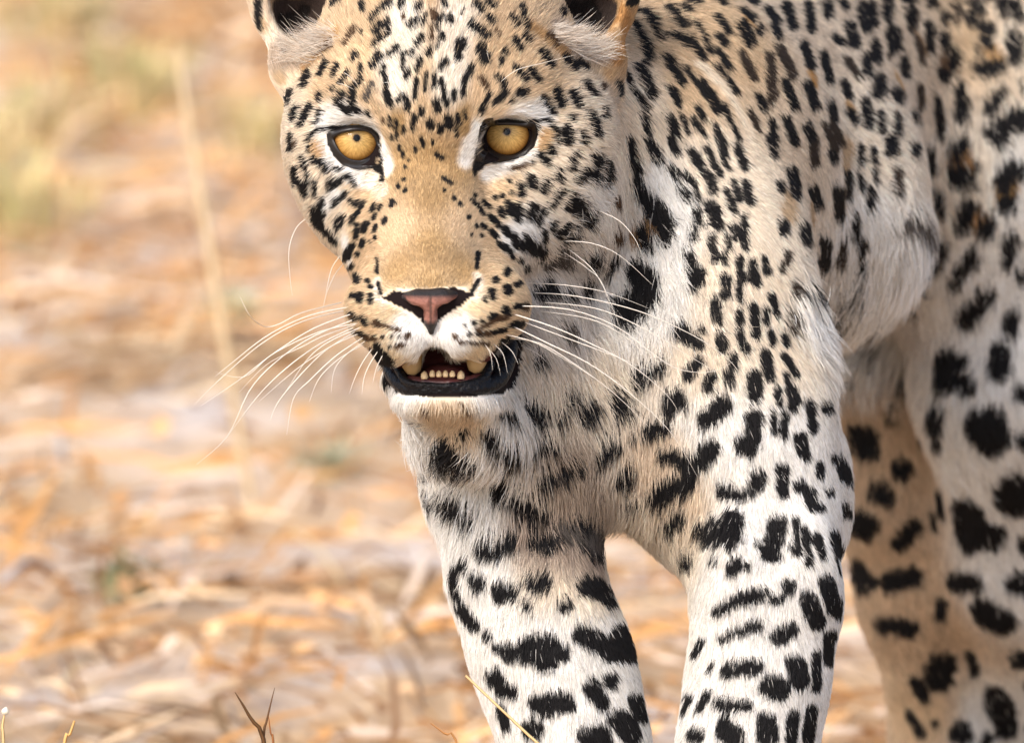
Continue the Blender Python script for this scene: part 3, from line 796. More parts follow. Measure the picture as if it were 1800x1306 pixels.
# shoulder
T(1080, 240, 5, [(130, 60, 140, 250, 60), (160, 280, 170, 400, 80), (200, 450, 260, 560, 120), (300, 600, 380, 700, 140), (430, 720, 460, 930, 120), (250, 850, 300, 1000, 110), (300, 70, 380, 220, 80),
                 (500, 20, 550, 150, 80), (510, 310, 550, 370, 70), (590, 490, 640, 570, 60), (640, 350, 700, 440, 55), (730, 480, 750, 590, 50), (690, 160, 750, 260, 95), (780, 310, 840, 380, 70),
                 (860, 430, 880, 500, 80), (820, 120, 930, 340, 60), (940, 30, 980, 180, 70), (970, 240, 1010, 300, 40), (1080, 110, 1150, 280, 70), (1050, 400, 1100, 570, 50), (1150, 420, 1200, 590, 70),
                 (990, 490, 1060, 690, 60), (860, 630, 920, 800, 110), (730, 680, 750, 800, 65), (710, 850, 700, 930, 60), (1060, 810, 1090, 900, 70), (1140, 740, 1160, 990, 60), 
                 (860, 920, 900, 1100, 75), (1000, 900, 1010, 1000, 50), (970, 1040, 980, 1130, 50), (1110, 1090, 1130, 1270, 65), (650, 1050, 690, 1130, 60), (700, 1170, 760, 1260, 120), (980, 1250, 70),
                 (1230, 1130, 1240, 1280, 90), (1330, 1100, 1350, 1200, 60),  (1560, 320, 1590, 520, 90), (1460, 430, 1470, 490, 60), (1490, 770, 1500, 870, 80),
                 (1380, 20, 1410, 180, 70), (1570, 0, 1580, 80, 70), (1740, 100, 1760, 250, 80, 'd'), (1740, 490, 1780, 600, 90), (1660, 800, 1680, 960, 70), (1530, 1060, 1480, 1190, 50, 'd'), (1760, 1100, 60),
                 (230, 1220, 330, 1300, 120)])
T(1440, 240, 5, [(110, 20, 120, 120, 80, 'd'), (100, 160, 120, 230, 60), (370, 120, 370, 240, 60), (490, 130, 490, 230, 60), (630, 40, 630, 150, 90), (360, 360, 360, 480, 55), (500, 320, 510, 400, 60),
                 (460, 490, 440, 640, 70), (230, 340, 240, 430, 70), (140, 460, 150, 700, 80), (220, 500, 240, 560, 50), (300, 720, 310, 880, 65), (20, 920, 20, 1150, 80), (190, 950, 180, 1130, 90, 'd'),
                 (360, 940, 370, 1200, 60), (820, 80, 820, 160, 70), (940, 120, 960, 320, 70), (680, 330, 680, 540, 70, 'd'), (970, 520, 1040, 560, 80), (1060, 600, 1040, 720, 80), (1260, 70, 1210, 150, 150),
                 (1310, 80, 90), (1200, 370, 1260, 400, 200), (1350, 290, 90), (1600, 10, 1560, 60, 120), (1700, 300, 1620, 400, 180), (1740, 350, 120), (1650, 620, 170), (1330, 640, 1240, 820, 130),
                 (1480, 780, 1460, 860, 140), (1670, 920, 1640, 1100, 120), (1050, 980, 1020, 1140, 120), (1360, 1080, 130), (1290, 1150, 1230, 1260, 90), (780, 830, 840, 920, 100, 'g'), (660, 850, 60, 'g'),
                 (1780, 1220, 100)])
T(1080, 480, 5, [(200, 30, 230, 60, 150), (280, 80, 270, 250, 200), (150, 280, 250, 330, 160), (30, 340, 200, 400, 100), (50, 460, 140, 480, 80), (730, 10, 720, 80, 140), (680, 160, 60), (990, 60, 990, 200, 85),
                 (1130, 10, 1130, 70, 65), (1110, 130, 1115, 240, 60), (900, 270, 910, 440, 85), (590, 530, 650, 590, 130), (720, 610, 740, 640, 90), (770, 520, 70), (1100, 360, 1100, 480, 70),
                 (1110, 560, 1160, 690, 80), (1230, 320, 1250, 560, 90), (940, 580, 940, 680, 90), (740, 790, 650, 920, 90), (1050, 770, 1040, 860, 80), (1010, 900, 1010, 980, 90), (860, 930, 820, 1040, 90),
                 (1330, 730, 1370, 920, 105), (1240, 930, 1230, 1080, 130), (1380, 540, 1390, 640, 55), (1390, 220, 1430, 390, 60), (1340, 340, 1350, 450, 50), (1490, 570, 1520, 640, 60),
                 (1490, 740, 1600, 900, 60), (1510, 910, 1530, 980, 60), (1440, 1040, 1440, 1150, 65), (1570, 1060, 1580, 1180, 110), (570, 1090, 600, 1180, 100), (480, 1160, 450, 1200, 80), (430, 850, 350, 920, 100),
                 (260, 940, 180, 1000, 100), (20, 1150, 40, 1250, 100), (960, 1180, 830, 1280, 130), (1390, 1250, 60), (1490, 1250, 60), (1600, 150, 1600, 230, 60, 'd'), (1730, 260, 100), (1560, 400, 1570, 520, 60, 'd')])
T(1440, 480, 5, [(1240, 20, 1200, 120, 90), (1480, 220, 1280, 430, 150), (1690, 400, 1670, 540, 120), (1600, 720, 1590, 880, 170), (1110, 780, 1100, 980, 200), (1240, 950, 1280, 1010, 180), (1250, 800, 130),
                 (1770, 1080, 140), (1500, 1290, 230), (1770, 80, 100), (830, 940, 760, 1040, 80), (830, 760, 50), (440, 850, 80), (240, 1000, 80), (100, 300, 60, 420, 60), (270, 180, 70), (850, 100, 900, 180, 60),
                 (820, 350, 60), (60, 1200, 100)])
# chest
T(680, 680, 5, [(990, 250, 1000, 270, 70), (1060, 290, 1090, 350, 50), (1250, 240, 1320, 310, 110), (1620, 110, 1600, 220, 55), (1520, 290, 1520, 340, 60), (1770, 240, 1760, 300, 110), (860, 470, 900, 530, 80),
                (950, 580, 1000, 640, 90), (1060, 640, 1110, 660, 60), (1290, 580, 80), (1390, 580, 1450, 580, 70), (500, 600, 580, 680, 110), (430, 590, 50), (690, 720, 80, ), (830, 820, 70), (960, 860, 1000, 960, 120),
                (1100, 1040, 80), (1190, 1100, 1250, 1160, 130), (1370, 1130, 90), (1400, 870, 110), (1540, 820, 110), (1650, 770, 80), (330, 700, 40), (350, 770, 60), (550, 1060, 600, 1140, 100),
                (690, 1190, 740, 1220, 70), (430, 1060, 60), (390, 990, 40), (130, 320, 35), (150, 410, 40), (310, 360, 45), (640, 450, 60, ), (1640, 1240, 1760, 1290, 100), (330, 220, 350, 240, 40, 'b'), (650, 160, 700, 230, 30, 'b')], grow=1.12)
T(1020, 700, 4.2857, [(75, 120, 70, 160, 100), (270, 60, 290, 130, 110), (700, 50, 680, 90, 130), (770, 30, 60), (1080, 70, 960, 180, 130), (1300, 180, 1300, 330, 120), (1220, 360, 1290, 400, 120),
                      (520, 270, 640, 250, 110), (400, 320, 60), (980, 420, 900, 500, 150), (650, 460, 820, 500, 110), (240, 400, 150, 480, 110), (370, 590, 290, 660, 80), (820, 630, 780, 700, 150),
                      (650, 720, 590, 780, 160), (730, 660, 120), (1340, 620, 1300, 700, 120), (1060, 720, 1200, 750, 90), (350, 820, 70), (750, 910, 670, 1000, 80), (1140, 930, 1140, 1060, 190), (980, 1060, 140),
                      (1000, 970, 80), (1490, 980, 1440, 1180, 150), (1340, 1120, 60), (1310, 0, 110), (1490, 20, 60), (1620, 30, 90), (1450, 140, 1470, 260, 60), (1540, 140, 1540, 300, 60), (1660, 310, 1680, 400, 100),
                      (1710, 450, 60), (1520, 560, 110), (1520, 660, 110), (1530, 730, 80), (1670, 670, 100), (1740, 720, 1760, 820, 80), (1630, 940, 1640, 1180, 50), (1700, 1000, 1720, 1260, 55), (1780, 1050, 70),
                      (820, 1250, 70), (1180, 1280, 110), (1000, 1250, 50), (1730, 60, 1750, 250, 60), (50, 1050, 130, 1180, 130)])
T(1420, 720, 4.737, [(440, 230, 500, 330, 230), (310, 500, 340, 570, 140), (230, 420, 80), (790, 520, 160), (600, 700, 640, 740, 190), (440, 970, 500, 990, 200), (330, 880, 100), (300, 810, 50), (760, 1130, 880, 990, 140),
                     (700, 100, 80), (700, 0, 70), (1080, 40, 1070, 160, 110), (1100, 300, 80), (1440, 110, 1500, 270, 250), (1560, 180, 1580, 270, 200), (1740, 720, 330), (1330, 860, 1380, 1080, 230), (1540, 1060, 220), (940, 290, 60, ),
                     (1110, 690, 1130, 900, 50), (1050, 900, 1050, 1000, 60), (100, 470, 100, 550, 65), (30, 720, 60), (180, 700, 70), (110, 830, 60), (90, 1100, 120, 1230, 70), (210, 1050, 260, 1250, 75), (30, 130, 40)])
# legs
T(740, 920, 3.3833, [(380, 170, 450, 190, 80), (540, 130, 90), (680, 130, 760, 140, 80), (880, 60, 1060, 130, 95, 'g'), (960, 30, 90), (240, 270, 60), (330, 370, 80), (470, 430, 540, 420, 90), (680, 370, 730, 370, 90), (640, 510, 60),
                     (210, 330, 225, 450, 35), (240, 500, 320, 630, 45), (400, 690, 50), (460, 760, 50), (530, 790, 80), (640, 770, 740, 740, 130), (740, 820, 120), (840, 790, 80), (1000, 380, 1150, 460, 90),
                     (1180, 330, 1200, 400, 60), (860, 510, 70), (960, 680, 1060, 720, 110), (1180, 740, 1240, 750, 150), (1200, 660, 90), (1130, 940, 80), (440, 930, 90), (490, 1000, 80), (550, 1020, 60),
                     (700, 1090, 870, 1080, 90), (760, 1120, 80), (1010, 990, 1090, 1090, 80), (1180, 1180, 1260, 1270, 100), (1290, 1060, 1310, 1150, 80), (660, 1240, 100), (480, 1100, 510, 1230, 40), (1000, 1290, 1080, 1290, 110),
                     (110, 160, 120, 240, 20)], grow=1.2)
T(1120, 960, 3.774, [(640, 170, 100), (720, 150, 60), (520, 460, 640, 390, 60), (660, 370, 820, 330, 80), (1010, 280, 100), (900, 370, 960, 360, 60), (1140, 370, 1190, 520, 110), (1260, 250, 1300, 420, 90),
                     (1340, 370, 1330, 460, 55), (550, 640, 650, 580, 50), (660, 580, 800, 540, 70), (1020, 570, 930, 620, 100), (1280, 600, 1275, 770, 70), (600, 840, 780, 820, 100), (890, 940, 940, 950, 150),
                     (1060, 790, 1090, 900, 115), (1190, 730, 1185, 950, 58), (430, 640, 380, 740, 40), (500, 800, 480, 840, 25), (530, 1060, 720, 1070, 75), (460, 1000, 410, 1090, 50), (340, 1020, 290, 1110, 50),
                     (580, 1220, 640, 1270, 150), (860, 1180, 870, 1290, 130), (1040, 1130, 1020, 1300, 75), (1160, 1090, 1130, 1290, 75), (380, 1270, 100), (1040, 20, 1040, 50, 50), (1130, 60, 1140, 130, 50),
                     (1220, 40, 60), (1330, 30, 1370, 170, 80), (330, 110, 50)])
T(1440, 980, 4.0056, [(270, 90, 330, 200, 140), (490, 190, 660, 140, 150), (440, 480, 660, 510, 110), (850, 430, 880, 330, 80), (860, 770, 850, 850, 200), (680, 880, 740, 980, 90), (960, 190, 1100, 190, 120),
                      (1170, 400, 1290, 470, 180), (1080, 700, 1100, 800, 80), (1260, 1000, 1330, 1180, 170), (1420, 720, 130), (1420, 200, 200), (640, 1120, 720, 1250, 70), (810, 1180, 50), (1000, 1250, 180)])
TONES = {'k': BLACK, 'b': (0.09, 0.05, 0.028), 'g': (0.10, 0.085, 0.075), 'd': (0.045, 0.032, 0.024), 'e': (0.012, 0.008, 0.007)}

LID_L_IN = [(588, 243), (597, 237), (612, 233), (630, 231), (646, 233), (656, 241), (661, 252), (663, 265), (656, 274), (644, 279), (630, 282), (612, 278), (598, 266), (589, 250)]
LID_L_OUT = [(577, 238), (588, 229), (606, 224), (628, 222), (650, 225), (663, 237), (668, 256), (672, 280), (666, 290), (648, 294), (628, 297), (604, 289), (588, 273), (579, 255)]
LID_R_IN = [(856, 229), (862, 223), (878, 221), (900, 221), (920, 224), (932, 229), (934, 240), (930, 254), (918, 266), (900, 273), (880, 271), (864, 263), (854, 254), (851, 240)]
LID_R_OUT = [(848, 223), (857, 214), (878, 212), (902, 212), (925, 215), (939, 221), (942, 240), (936, 259), (920, 273), (900, 281), (872, 285), (848, 286), (836, 278), (842, 246)]
T(640, 540, 5, [(170, 480, 200, 680, 110), (210, 560, 260, 720, 80), (1300, 380, 1310, 560, 110), (1250, 560, 1260, 680, 90), (1340, 300, 70), (110, 340, 150, 420, 60)])
# whisker rows on the pads
for r in ([(614, 556), (660, 568), (702, 582), 5], [(616, 584), (650, 594), (716, 593), 7], [(650, 612), (700, 609), (712, 607), 4], [(838, 582), (880, 560), (926, 540), 8], [(798, 593), (860, 588), (924, 570), 7], [(808, 603), (835, 605), (858, 606), 4]):
    for p, q in zip(r[:-2], r[1:-1]):
        MARKS.append((*p, *q, r[-1], 'b'))
# dark rims of the eyes and the tear lines
for LO in (LID_L_OUT, LID_R_OUT):
    for k in range(len(LO)):
        MARKS.append((*LO[k], *LO[(k + 1) % len(LO)], 2.5, 'k'))
T(480, 180, 5, [(860, 560, 930, 600, 50), (930, 560, 955, 690, 30), (520, 240, 600, 225, 30), (860, 250, 905, 330, 26)])
T(760, 180, 5, [(470, 500, 410, 560, 70), (390, 540, 372, 620, 36), (440, 440, 400, 520, 40), (930, 180, 920, 270, 36)])

# marks and patches as capsules lying on the skin
mA, mB, mR, mC = [], [], [], []
for (x0, y0, x1, y1, w, t) in MARKS:
    a, na = hit(x0, y0)
    b, nb = hit(x1, y1)
    if np.linalg.norm(a - b) > 3.0 * (math.hypot(x1 - x0, y1 - y0) + w) * S:
        b = a + (b - a) * 0.3
    v = (a + b) / 2 - np.array(EYE)
    v /= np.linalg.norm(v)
    f = min(abs(float((na + nb) @ v) / 2), 1.0)
    hl = gl[np.argmin(((gp - a) ** 2).sum(1))]
    hw = w * 0.5 * np.interp(hl, [9, 16], [1.05, 1.28]) + 1.3
    # on skin that turns away the mark is laid as several strokes side by side, so that it keeps its true breadth
    f = max(f, 0.22)
    nxy = (na + nb)[:2] * np.array([1, -1])
    nl = np.linalg.norm(nxy)
    offs = [0.0]
    if f < 0.85 and nl > 1e-6:
        m_n = 1 + 2 * int(math.ceil((1 - f) / (2 * f) + 0.3))
        offs = np.linspace(-1, 1, min(m_n, 7)) * hw * (1 - f)
    for q in offs:
        ox, oy = (nxy / (nl + 1e-9)) * q
        a2, b2 = (hit(x0 + ox, y0 + oy)[0], hit(x1 + ox, y1 + oy)[0]) if q else (a, b)
        lim = 3.5 * (math.hypot(x1 - x0, y1 - y0) + w) * S / f
        if np.linalg.norm(a2 - a) > lim or np.linalg.norm(b2 - a) > lim:
            continue
        sh_ = 1.0 - 0.22 * abs(q) / (hw + 1e-9)
        mA.append(a2)
        mB.append(b2)
        mR.append(hw * sh_ * kf(a2[2] / S))
        mC.append(TONES[t])
# unseen skin: scattered rosette blots, none where the marks above already lie
frontal = np.array(mA)
cand = BV[rng.permutation(len(BV))[:9000]]
keep = []
for p in cand:
    qx, qy = to_px(p)
    seen = 0 < qx < 1800 and 0 < qy < 1306
    if np.min(((frontal - p) ** 2).sum(1)) < (0.042 if seen else 0.017) ** 2:
        continue
    sp_ = 0.019 if (qy < 0 and p[2] < 0.14) else 0.027
    if keep and np.min(((np.array(keep) - p) ** 2).sum(1)) < sp_ ** 2:
        continue
    keep.append(p)
for p in keep:
    small = p[2] < 0.14 and to_px(p)[1] < 0
    if p[2] < 0.02 and not small and to_px(p)[1] < 1306:
        continue
    q = p + rng.normal(size=3) * (0.003 if small else 0.005)
    mA.append(p)
    mB.append(q)
    mR.append((0.0028 if small else 0.0055) + (0.0015 if small else 0.003) * rng.random())
    mC.append(BLACK)
mA, mB, mR, mC = np.array(mA), np.array(mB), np.array(mR), np.array(mC)


def cap_dist(P, a, b):
    d = b - a
    t = np.clip((P - a) @ d / (d @ d + 1e-12), 0, 1)
    return np.linalg.norm(P - a - t[:, None] * d, axis=1)


CELL = 0.02


def buckets(P):
    k = np.floor(P / CELL).astype(np.int64) + 500
    key = (k[:, 0] * 1000 + k[:, 1]) * 1000 + k[:, 2]
    o = np.argsort(key, kind='stable')
    ks = key[o]
    u, st = np.unique(ks, return_index=True)
    en = np.append(st[1:], len(ks))
    return {int(a): (b, c) for a, b, c in zip(u, st, en)}, o


def near_idx(bk, a, b, r):
    tab, o = bk
    lo = np.floor((np.minimum(a, b) - r) / CELL).astype(int) + 500
    hi = np.floor((np.maximum(a, b) + r) / CELL).astype(int) + 500
    out = []
    for i in range(lo[0], hi[0] + 1):
        for j in range(lo[1], hi[1] + 1):
            for k in range(lo[2], hi[2] + 1):
                v = tab.get((i * 1000 + j) * 1000 + k)
                if v:
                    out.append(o[v[0]:v[1]])
    return np.concatenate(out) if out else np.zeros(0, dtype=int)


def pigment(P, base, soft=0.0005):
    """coat colour at points: ground colour, patches, then the dark marks"""
    col = base.copy()
    bk = buckets(P)
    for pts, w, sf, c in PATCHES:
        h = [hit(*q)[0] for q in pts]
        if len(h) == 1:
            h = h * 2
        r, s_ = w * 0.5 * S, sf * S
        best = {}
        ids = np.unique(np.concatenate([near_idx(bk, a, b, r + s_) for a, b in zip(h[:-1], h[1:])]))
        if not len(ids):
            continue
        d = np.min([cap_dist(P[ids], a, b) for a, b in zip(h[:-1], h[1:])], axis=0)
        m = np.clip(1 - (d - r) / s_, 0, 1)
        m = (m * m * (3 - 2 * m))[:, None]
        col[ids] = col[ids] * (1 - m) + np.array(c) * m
    wob = noise3(P, 900, 3) * 0.10 + noise3(P, 380, 5) * 0.12
    for a, b, r, c in zip(mA, mB, mR, mC):
        ids = near_idx(bk, a, b, r * 1.4 + 0.001)
        if not len(ids):
            continue
        d = cap_dist(P[ids], a, b) - r * (1.02 + wob[ids])
        m = np.clip(0.5 - d / soft, 0, 1)[:, None]
        col[ids] = col[ids] * (1 - m) + c * m
    return col


# ---- bare skin: eyes, nose leather, mouth (outlines in photo px, front of the head only)
def inside(px, py, poly):
    poly = np.asarray(poly, float)
    r = np.zeros(len(px), bool)
    j = len(poly) - 1
    for i in range(len(poly)):
        xi, yi, xj, yj = *poly[i], *poly[j]
        c = ((yi > py) != (yj > py)) & (px < (xj - xi) * (py - yi) / (yj - yi + 1e-9) + xi)
        r ^= c
        j = i
    return r


NOSE_OUT = [(672, 524), (690, 511), (720, 513), (746, 515), (772, 510), (796, 504), (831, 517), (814, 535), (789, 550), (770, 566), (757, 580), (742, 566), (726, 550), (698, 538)]
MOUTH_OUT = [(664, 634), (706, 640), (736, 626), (752, 616), (760, 606), (772, 615), (796, 627), (822, 633), (846, 629), (866, 606), (912, 598), (910, 650), (886, 692), (790, 700), (706, 694), (680, 668)]


def bare(P):
    px, py = to_px(P)
    m = np.zeros(len(P), bool)
    for poly in (LID_L_OUT, LID_R_OUT, NOSE_OUT, MOUTH_OUT):
        m |= inside(px, py, poly)
    return m & (P[:, 2] < 0.05)
# ------------------------------------------------------------------ skin mesh and fur
fl, ln, base = guide_at(BV)
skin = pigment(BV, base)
nb = bare(BV)
skin[nb] = (0.010, 0.006, 0.006)
inm = nb & (BV[:, 2] < 0.05) & (BV[:, 1] < c3(0, 600, 0)[1]) & (BV[:, 1] > c3(0, 672, 0)[1]) & (np.abs(BV[:, 0] - c3(782, 0, 0)[0]) < 85 * S)
skin[inm] = (0.06, 0.016, 0.016)
bm_ = mesh_np('body', to_world(BV), BF, skin)
bm_.materials.append(mat('coat_skin', rough=0.85, spec=0.1, attr='Col'))
body_o = link('body', bm_, leopard)

FUR = 0.42
tri = np.concatenate([BF[:, [0, 1, 2]], BF[:, [0, 2, 3]]])
A_, B_, C_ = BV[tri[:, 0]], BV[tri[:, 1]], BV[tri[:, 2]]
area = np.linalg.norm(np.cross(B_ - A_, C_ - A_), axis=1) * 0.5
cen = (A_ + B_ + C_) / 3
tn = BN[tri].mean(1)
cf = -(tn @ np.array([0, 0, 1.0]))                     # 1 = turned to the camera
cpx, cpy = to_px(cen)
tl = ln[tri].mean(1)
inview = (cpx > 330) & (cpx < 1950) & (cpy > -150) & (cpy < 1420)
rad = np.interp(tl, [0.0025, 0.006, 0.012, 0.02], [0.00008, 0.00011, 0.00015, 0.00017])
rad *= np.interp(cen[:, 2], [0.15, 0.6], [1.0, 1.5])
cover = np.where(inview, np.interp(cf, [-0.6, -0.2], [1.0, 6.0]), 1.0)
dens = cover / (2 * rad * tl) * FUR
wts = area * dens
N = int(wts.sum())
print('STRANDS', N)
ti = rng.choice(len(tri), N, p=wts / wts.sum())
u, v = rng.random(N), rng.random(N)
f_ = u + v > 1
u[f_], v[f_] = 1 - u[f_], 1 - v[f_]
ba = np.stack([1 - u - v, u, v], 1)
R0 = (BV[tri[ti]] * ba[:, :, None]).sum(1)
Nn = (BN[tri[ti]] * ba[:, :, None]).sum(1)
Nn /= np.linalg.norm(Nn, axis=1, keepdims=True)
ok = ~bare(R0)
px_, py_ = to_px(R0)
tuft = (inside(px_, py_, [(492, 66), (590, 48), (604, 70), (548, 112), (506, 112)]) | inside(px_, py_, [(965, 40), (1070, 66), (1076, 104), (1030, 108), (970, 70)])) & (R0[:, 2] < 0.12)
ok &= ~(tuft & (rng.random(N) < 0.55))
R0, Nn, ti, tuft, px_ = R0[ok], Nn[ok], ti[ok], tuft[ok], px_[ok]
N = len(R0)
fl, ln, base = guide_at(R0)
rd = rad[ti]
onface = np.interp(ln, [0.004, 0.012], [0.0, 1.0])
# comb direction with coherent waviness and a little scatter
fl = fl / (np.linalg.norm(fl, axis=1, keepdims=True) + 1e-9)
T0 = fl - (fl * Nn).sum(1, keepdims=True) * Nn
T0 /= np.linalg.norm(T0, axis=1, keepdims=True) + 1e-9
wav = np.stack([noise3(R0, 190, 21), noise3(R0, 190, 22), noise3(R0, 190, 23)], 1)
fl = fl + wav * (0.10 + 0.16 * onface)[:, None] + rng.normal(size=(N, 3)) * (0.10 + 0.10 * onface)[:, None]
fly = rng.random(N) < 0.03
fl[fly] += rng.normal(size=(fly.sum(), 3)) * 0.4
Tn = fl - (fl * Nn).sum(1, keepdims=True) * Nn
Tn /= np.linalg.norm(Tn, axis=1, keepdims=True) + 1e-9
L = ln * np.interp(ln, [0.003, 0.008, 0.011], [1.0, 0.84, 1.0]) * np.clip(rng.normal(1.0, 0.17, N), 0.5, 1.5)
# tufted ears: longer pale hair along the lower inner rim
L[tuft] *= 1.15 + 1.2 * (rng.random(tuft.sum()) < 0.2)
side = np.where(px_ < 780, -1.0, 1.0)
Tn[tuft] = np.stack([side[tuft] * 0.95, 0.12 + 0.42 * rng.normal(size=tuft.sum()), -0.15 + 0.25 * rng.normal(size=tuft.sum())], 1)
lift = np.where(tuft, 0.30, 0.34 + 0.10 * onface + 0.25 * np.interp(ln, [0.014, 0.018], [0, 1]) + rng.normal(size=N) * 0.06)
PT = 5
ts = np.linspace(0, 1, PT)
pos = np.empty((N, PT, 3), dtype=np.float32)
for i, t in enumerate(ts):
    pos[:, i] = R0 + L[:, None] * (Tn * (t * (0.86 + 0.1 * t)) + Nn * (lift * (t - 0.48 * t * t))[:, None]) - Nn * 0.0003
# clumping: tips drawn towards the middle of their tuft
for cell, amt in ((0.0042, 0.55), (0.011, 0.28)):
    wrp = R0 + 0.4 * cell * np.stack([noise3(R0, 2.0 / cell, 31), noise3(R0, 2.0 / cell, 32), noise3(R0, 2.0 / cell, 33)], 1)
    cs = np.where(onface > 0.35, cell, cell * 0.5)
    k = np.floor(wrp / cs[:, None]).astype(np.int64) + 5000
    key = ((k[:, 0] * 20011 + k[:, 1]) * 20011 + k[:, 2]) * 2 + (onface > 0.35)
    un, inv = np.unique(key, return_inverse=True)
    cnt = np.bincount(inv)
    ctr = np.stack([np.bincount(inv, pos[:, PT - 1, a]) / cnt for a in range(3)], 1)
    dv = ctr[inv] - pos[:, PT - 1]
    a_ = (amt * (0.4 + 0.6 * onface) * rng.random(N))[:, None]
    for i, t in enumerate(ts):
        pos[:, i] += dv * a_ * t ** 1.5
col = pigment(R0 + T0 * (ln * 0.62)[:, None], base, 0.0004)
dark = col.max(1) < 0.1
col[tuft & (rng.random(N) < 0.75)] = (0.70, 0.63, 0.55)
jit = np.exp(rng.normal(0, 1.0, N) * (0.22 - 0.07 * onface))[:, None]
col = np.clip(col * jit, 0.004, 0.9)
pale_over = dark & (ln > 0.0045) & (rng.random(N) < 0.010) & ~bare(R0)
col[pale_over] = base[pale_over] * 0.9
swap = (rng.random(N) < 0.02) & ~dark & (ln > 0.004)
col[swap] *= 0.5
Rw = to_world(pos.reshape(-1, 3)).astype(np.float32)
hc = bpy.data.hair_curves.new('fur')
hc.add_curves([PT] * N)
hc.attributes['position'].data.foreach_set('vector', Rw.ravel())
ra = hc.attributes.get('radius') or hc.attributes.new('radius', 'FLOAT', 'POINT')
ra.data.foreach_set('value', (rd[:, None] * np.array([1.0, 1.0, 0.9, 0.65, 0.12])[None]).astype(np.float32).ravel())
ca = hc.attributes.new('coat', 'FLOAT_COLOR', 'POINT')
c4 = np.ones((N, PT, 4), dtype=np.float32)
c4[:, :, :3] = col[:, None, :]
ca.data.foreach_set('color', c4.ravel())
hc.materials.append(mat('fur_coat', rough=0.55, spec=0.25, attr='coat', transl=0.25))
fur = link('fur', hc, leopard)
# ------------------------------------------------------------------ eyes, nose, mouth, teeth, whiskers
def catmull(P, n, closed=False):
    P = np.asarray(P, float)
    m = len(P)
    out = []
    segs = m if closed else m - 1
    for t in np.linspace(0, segs, n, endpoint=not closed):
        i = min(int(t), segs - 1)
        f = t - i
        ix = [(i - 1) % m, i % m, (i + 1) % m, (i + 2) % m] if closed else [max(i - 1, 0), i, i + 1, min(i + 2, m - 1)]
        p0, p1, p2, p3 = P[ix]
        out.append(0.5 * (2 * p1 + (p2 - p0) * f + (2 * p0 - 5 * p1 + 4 * p2 - p3) * f * f + (3 * p1 - p0 - 3 * p2 + p3) * f ** 3))
    return np.array(out)


def tube(pts, radii, seg=8):
    """closed tube through camera-frame points -> verts, quads (ends closed by collapsed rings)"""
    pts = np.asarray(pts, float)
    n = len(pts)
    tg = np.gradient(pts, axis=0)
    tg /= np.linalg.norm(tg, axis=1, keepdims=True) + 1e-12
    ref = np.array([0.13, 0.21, 0.97])
    V = []
    for i in range(n):
        a = np.cross(tg[i], ref)
        a /= np.linalg.norm(a) + 1e-9
        c = np.cross(tg[i], a)
        for k in range(seg):
            th = 2 * math.pi * k / seg
            V.append(pts[i] + radii[i] * (a * math.cos(th) + c * math.sin(th)))
    F = []
    for i in range(n - 1):
        for k in range(seg):
            k2 = (k + 1) % seg
            F.append((i * seg + k, i * seg + k2, (i + 1) * seg + k2, (i + 1) * seg + k))
    return np.array(V), np.array(F)


def part(name, V, F, m, parent=leopard, cols=None):
    me = mesh_np(name, to_world(V), F, cols)
    me.materials.append(m)
    return link(name, me, parent)


